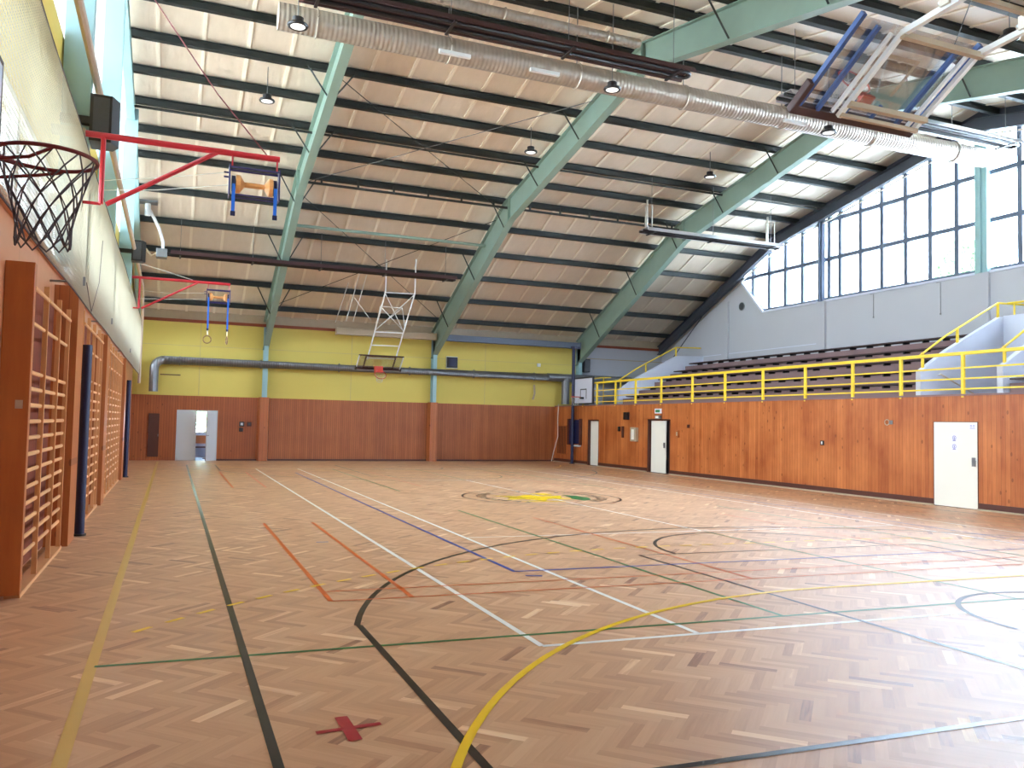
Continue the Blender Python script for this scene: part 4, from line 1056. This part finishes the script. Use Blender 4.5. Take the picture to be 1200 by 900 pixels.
MB().tube([(6.5,32.3,6.6),(7.3,32.8,5.8)],.015,6).build('roof_stay', M_['white_metal'], t)
A2 = Vector((6.85,33.4,3.88)); ev2 = Vector((0,-.52,.42)).normalized(); n2 = ex.cross(ev2)
def g2(u,v_,d=0): return A2+ex*u+ev2*v_+n2*d
def slab2(mb,u0,u1,v0,v1,d0,d1):
    v = [g2(u,v_,d) for u in (u0,u1) for v_ in (v0,v1) for d in (d0,d1)]
    mb.add(v, [(0,1,3,2),(4,6,7,5),(0,4,5,1),(2,3,7,6),(0,2,6,4),(1,5,7,3)])
m = MB(); slab2(m,.03,1.83,.03,.8,0,.01); gb = m.build('glass_board', M_['acrylic'], t)
m = MB(); slab2(m,0,1.86,-.02,.04,-.02,.03); slab2(m,0,1.86,.78,.82,-.02,.02); m.build('board_edge', M_['brownblack'], t)
m = MB(); slab2(m,0,.04,0,.8,-.02,.02); slab2(m,1.82,1.86,0,.8,-.02,.02); m.build('board_side', M_['white_metal'], t)
m = MB(); slab2(m,.28,.34,.08,.74,-.03,-.01); slab2(m,1.5,1.56,.08,.74,-.03,-.01); slab2(m,.28,1.56,.7,.76,-.03,-.01); slab2(m,.28,1.56,.05,.1,-.03,-.01); m.build('target_square', M_['brownblack'], gb)
m = MB()
for u in (-.03,1.84): slab2(m,u,u+.06,-.04,.12,-.04,.05)
m.build('corner_pad', M_['black'], t)
MB().box(7.6,7.9,33.0,33.3,3.72,3.98).build('rim_bracket', M_['rim_orange'], t)
MB().torus((7.76,32.85,3.62),.23,.016,(0,-.75,.66),24,6).build('rim', M_['rim_orange'], t, smooth=True)
net(t,(7.76,32.85,3.62),.23,.28,'rope_pale',up=(0,-.5,.85),r=.004,n=10,rows=3)

# ------------------------------------------------------------------ gymnastic ring brackets
def rings(y, sc, xb, xe, zp, label, hang):
    t = thing('ring_bracket', (xb,y,zp), label, 'ring bracket', 'red swivel brackets with gymnastic rings')
    MB().tube([(xb,y,zp),(xe,y,zp)],.04,10).build('boom', M_['red'], t, smooth=True)
    xv = xb+.2; zb = zp-.86
    m = MB(); m.tube([(xv,y,zp),(xv,y,zb)],.03,8); m.tube([(xb-.15,y,zb),(xv,y,zb)],.02,8); m.build('upright', M_['red'], t, smooth=True)
    MB().tube([(xv+.06,y,zb),(xb+.67*(xe-xb),y,zp)],.03,8).build('diagonal_brace', M_['red'], t, smooth=True)
    MB().box(XL+.01,xb+.0,y-.06,y+.06,zb-.05,zb+.05).build('wall_bracket', M_['galv'], t)
    MB().box(XL+.01,xb+.0,y-.06,y+.06,zp-.05,zp+.05).build('wall_bracket', M_['galv'], t)
    x0, x1 = xe-.6, xe-.03; zt = zp-.2; zs = zp-.4
    m = MB()
    for x in (x0,x1): m.tube([(x,y,zp),(x,y,zt+.02)],.012,6)
    m.build('hanger', M_['red'], t)
    m = MB()
    for yy_ in (y-.08,y+.08):
        m.tube([(x0-.04,yy_,zt),(x1+.04,yy_,zt)],.014,6); m.tube([(x0-.0,yy_,zs-.16),(x1+.0,yy_,zs-.16)],.012,6)
    for x in (x0-.03,x1+.03): m.box(x-.008,x+.008,y-.1,y+.1,zs-.18,zt+.03)
    for z in (zt-.06,zt-.12): m.tube([(x0-.1,y,z),(x0-.03,y,z)],.012,6)
    m.build('winch_frame', M_['purple_metal'], t)
    MB().tube([(x0+.05,y,zs),(x0+.1,y,zs),(x0+.16,y,zs),(x1-.16,y,zs),(x1-.1,y,zs),(x1-.05,y,zs)],[.12,.12,.035,.035,.12,.12],16).build('spool', M_['spool_wood'], t)
    m = MB(); 
    for x in (x0+.02,x1-.02): m.tube([(x-.02,y,zs),(x+.02,y,zs)],.105,16)
    m.build('strap_roll', M_['navy'], t, smooth=True)
    for k, x in enumerate((x0+.02,x1-.02)):
        L_ = hang[0]
        MB().box(x-.022,x+.022,y-.10,y-.096,zs-L_,zs).build('strap', M_['blue'], t)
        MB().box(x-.03,x+.03,y-.11,y-.085,zs-L_-.03,zs-L_+.03).build('buckle', M_['navy'], t)
        if hang[1]:
            MB().tube([(x,y-.1,zs-L_),(x,y-.1,zs-L_-.18)],.006,5).build('chain', M_['galv'], t)
            zc = zs-L_-.29
            MB().torus((x,y-.1,zc),.105,.016,(0,1,0) if k==0 else (1,.15,0),28,8).build('ring', M_['ring_wood'], t, smooth=True)
    return t
rings(11.3, 1, -1.12, 1.21, 5.22, 'red wall bracket with wooden spool and rolled blue straps, nearer one', (.42,False))
rings(25.0, 1, -1.17, 1.42, 5.6, 'red wall bracket with wooden spool and two hanging rings, farther one', (.95,True))
m = MB()
m.tube([(1.05,11.3,5.25),(.4,11.6,6.1),(-.45,12.4,7.6)],.009,5); m.build
tag(m.build('stay_rope', M_['rope_red']), 'dark red stay cord rising from the nearer ring bracket to the left wall post', 'cord')
for k,(z,zz) in enumerate(((5.0,4.97),(4.85,4.8))):
    m = MB().tube([(-1.15,14.0,z+.35),(-.3,12.4,zz+.1),(.6,11.3,zz)],.006,5); tag(m.build('winch_rope', M_['rope_pale']), f'pale winch cord running from the left wall to the nearer spool, {"upper" if k==0 else "lower"} one','cord','pale winch cords')
for k,(z,zz) in enumerate(((5.45,5.3),(5.2,5.12))):
    m = MB().tube([(-1.15,26.5,z),(-.3,25.6,zz),(.75,25.0,zz)],.007,5); tag(m.build('winch_rope', M_['rope_pale']), f'pale winch cord running from the left wall to the farther spool, {"upper" if k==0 else "lower"} one','cord','pale winch cords')
m = MB().tube([(-1.2,27.8,6.5),(.4,25.1,5.66)],.012,5); tag(m.build('stay_rope', M_['rope_pale']), 'pale stay cord rising from the farther ring bracket to the left wall', 'cord')

# loudspeakers on the left wall
for (x,y,z,s,lab) in ((-1.0,12.05,5.62,.62,'large black loudspeaker on the left wall above the nearer ring bracket'),(-1.02,24.1,6.15,.55,'black loudspeaker on the left wall before the farther ring bracket')):
    m = MB(); m.prism([(x-.14,y-.2),(x+.12,y-.2),(x+.2,y+.02),(x+.12,y+.2),(x-.14,y+.2)],2,z-s/2,z+s/2)
    t = m.build('loudspeaker', M_['black']); tag(t,lab,'speaker','loudspeakers on the left wall')
    MB().box(x-.1,x+.09,y-.215,y-.2,z-s/2+.04,z+s/2-.04).build('front_grille', M_['grille'], t)
    MB().box(XL+.0,x-.14,y-.05,y+.05,z-.05,z+.05).build('bracket', M_['black'], t)
# pipe rail along the left wall
m = MB(); m.tube([(-1.1,.5,6.2),(-1.1,30.6,6.2),(-1.1,31.3,5.9),(-1.1,31.6,5.2),(-1.12,31.7,2.9)],.05,8)
tag(m.build('pipe_rail', M_['brown_pipe'],smooth=True),'long pale brown pipe along the left wall above the net','pipe')

# ------------------------------------------------------------------ safety net of the left wall
def safety_net():
    m = MB(); x = -1.13; z0, z1 = 3.2, 5.15; r = .0026
    y = 1.0; rnd = random.Random(2)
    def xs(y, z): return x + .006*sin(y*1.3) + .012*sin((z-z0)/(z1-z0)*pi)*(.6+.4*sin(y*.9))
    while y < 32.5:
        pts = [(xs(y,z0+(z1-z0)*i/5), y, z0+(z1-z0)*i/5) for i in range(6)]
        m.tube(pts, r, 3, cap=False); y += .045
    z = z0
    while z <= z1+.001:
        n = 60; pts = [(xs(1+31.5*i/n, z), 1+31.5*i/n, z) for i in range(n+1)]
        m.tube(pts, r, 3, cap=False); z += .045
    t = thing('safety_net', (x,1,z0), 'long white protective net hung along the left windows above the wall bars', 'net')
    m.build('mesh', M_['net'], t)['kind']='stuff'
    e = MB(); e.tube([(xs(1+31.5*i/60,z1),1+31.5*i/60,z1) for i in range(61)],.009,5); e.tube([(xs(1+31.5*i/60,z0),1+31.5*i/60,z0-.0) for i in range(61)],.009,5)
    e.build('edge_cord', M_['rope'], t)
safety_net()
for k,(y,z) in enumerate(((11.84,3.45),(17.1,3.5),(24.5,3.5))):
    m = MB(); m.tube([(XL+.0,y,z-.02),(-1.1,y,z+.0)],.015,6); m.box(-1.16,-1.1,y-.02,y+.02,z-.05,z+.06)
    tag(m.build('net_hook', M_['galv_dark']), f'small dark hook holding the net above the {["nearest","middle","farthest"][k]} pine pier', 'hook', 'net hooks')
m = MB().tube([(-1.09,11.9,3.45),(-1.08,12.6,3.15),(-1.08,13.6,3.7),(-1.08,13.9,4.4)],.005,5); tag(m.build('net_rope', M_['rope']), 'thin grey cord hanging beside the nearest pine pier', 'cord')

# ------------------------------------------------------------------ wall bars
def wall_bars(ys, zt, label):
    xf = -1.27; xb = XL+.03
    t = thing('wall_bars', (XL+.12, ys[0], .04), label, 'wall bars', 'wooden wall bars')
    dz_ = .162; z0 = .36
    ks = [k for k in range(18) if z0+dz_*k < zt-.12]
    skip = {len(ks)-2, len(ks)-4, len(ks)-5} if len(ks) > 12 else set()
    for i, y in enumerate(ys):
        w = .034
        MB().box(xf-.05, xf, y-w/2, y+w/2, .04, zt - .0).build('stile', M_['pine_light'], t)
    for a, b_ in zip(ys, ys[1:]):
        for k in ks:
            if k in skip: continue
            z = z0+dz_*k; xx = xf-.035 if k < len(ks)-1 else xf+.0
            n = 8; yy0, yy1 = a+.017, b_-.017; pr = [(xx+.017*cos(2*pi*q/n), z+.022*sin(2*pi*q/n)) for q in range(n)]
            MB().prism(pr, 1, yy0, yy1).build('rung', M_['pine_light'], t, smooth=True)
    MB().box(xb-.028, xb, ys[0]-.1, ys[-1]+.05, .05, zt+.02).build('back_board', M_['left_wood_shaded'], t)
    MB().box(xf-.12, xf+.012, ys[0]-.05, ys[-1]+.05, .0, .04).build('base_rail', M_['pine_light'], t)
    return t
y1 = [9.02,10.05,11.1,12.05]
t = wall_bars(y1, 3.1, 'nearest set of wooden wall bars at the left edge, three bays wide')
MB().box(XL+.001,-1.25,8.88,8.99,.04,3.17).build('side_board', M_['pine_orange'], t, bevel=.006)
m = MB(); m.box(-1.36,-1.3,8.86,8.882,1.78,1.86); m.build('steel_bracket', M_['galv'], t)
wall_bars([13.85,14.85,15.85,16.85,17.5], 3.3, 'second set of wooden wall bars, between the blue padded post and the middle pier')
wall_bars([18.95,19.9,20.85,21.8,22.75,23.7,24.3], 3.3, 'farthest set of wooden wall bars, beyond the middle pier')
for k,(y,lab) in enumerate(((13.35,'navy blue padded post between the first and second wall bars'),(25.75,'navy blue padded post after the farthest wall bars'))):
    t = thing('padded_post', (-1.17,y,0), lab, 'padded post', 'navy padded posts on the left wall')
    MB().tube([(-1.17,y,.03),(-1.17,y,2.75)],.065,14).build('post_tube', M_['navy'], t, smooth=True)
    MB().disc((-1.17,y,0),.09,.03).build('foot_plate', M_['black'], t)
    MB().box(XL+.01,-1.23,y-.03,y+.03,2.2,2.26).build('wall_clamp', M_['galv'], t)
# small red-brown frame piece on the left panel and seams
struct(MB().box(XL+.001,XL+.03,YF,8.85,.0,.1), 'baseboard_left', M_['dark_wood'], 'dark skirting on the left wall before the wall bars')
m = MB().box(XL+.001,XL+.02,7.0,7.6,1.2,2.3); tag(m.build('wall_hatch', M_['dark_wood']),'dark edge of a hatch on the left panelling at the picture edge','hatch')

# ------------------------------------------------------------------ light
w = bpy.data.worlds.new('sky'); S.world = w; w.use_nodes = True
bg = w.node_tree.nodes['Background']; bg.inputs['Color'].default_value = (.70,.815,1,1); bg.inputs['Strength'].default_value = 18
def portal(loc, rot, sx, sy, name):
    l = bpy.data.lights.new(name, 'AREA'); l.shape = 'RECTANGLE'; l.size = sx; l.size_y = sy; l.cycles.is_portal = True
    o = bpy.data.objects.new(name, l); col.objects.link(o); o.location = loc; o.rotation_euler = rot; return o
portal((14.0,YF-.3,3.9), (-pi/2,0,0), 6, 2.0, 'added_window_daylight')     # portal of the added windows, faces +y
portal((XG+.32,17.7,9.1), (0,pi/2,0), 4.9, 23.5, 'gable_window_daylight')      # faces -x
portal((XL-.3,17.7,4.3), (0,-pi/2,0), 1.3, 34, 'left_window_daylight')
portal((XL-.3,18.5,9.1), (0,-pi/2,0), 4.8, 25, 'left_upper_window_daylight')

# ------------------------------------------------------------------ camera
f_px, yaw, pitch, roll, H = 962.04, .3914, .0487, -.0206, 1.73
F = Vector((sin(yaw)*cos(pitch), cos(yaw)*cos(pitch), sin(pitch))); R_ = Vector((cos(yaw), -sin(yaw), 0)); U = R_.cross(F)
R2 = R_*cos(roll) - U*sin(roll); U2 = U*cos(roll) + R_*sin(roll)
cam = bpy.data.cameras.new('camera'); co = bpy.data.objects.new('camera', cam); col.objects.link(co)
Mx = Matrix((R2, U2, -F)).transposed().to_4x4(); Mx.translation = Vector((0,0,H)); co.matrix_world = Mx
cam.sensor_width = 36; cam.lens = 36*f_px/1200; cam.clip_start = .05; cam.clip_end = 300
S.camera = co
S.view_settings.view_transform = 'Standard'; S.view_settings.look = 'None'; S.view_settings.gamma = 1; S.view_settings.use_curve_mapping = False
S.view_settings.exposure = 1.72
S.cycles.max_bounces = 10; S.cycles.diffuse_bounces = 6; S.cycles.glossy_bounces = 4; S.cycles.transparent_max_bounces = 24
S.cycles.sample_clamp_indirect = 8
S.cycles.use_denoising = True
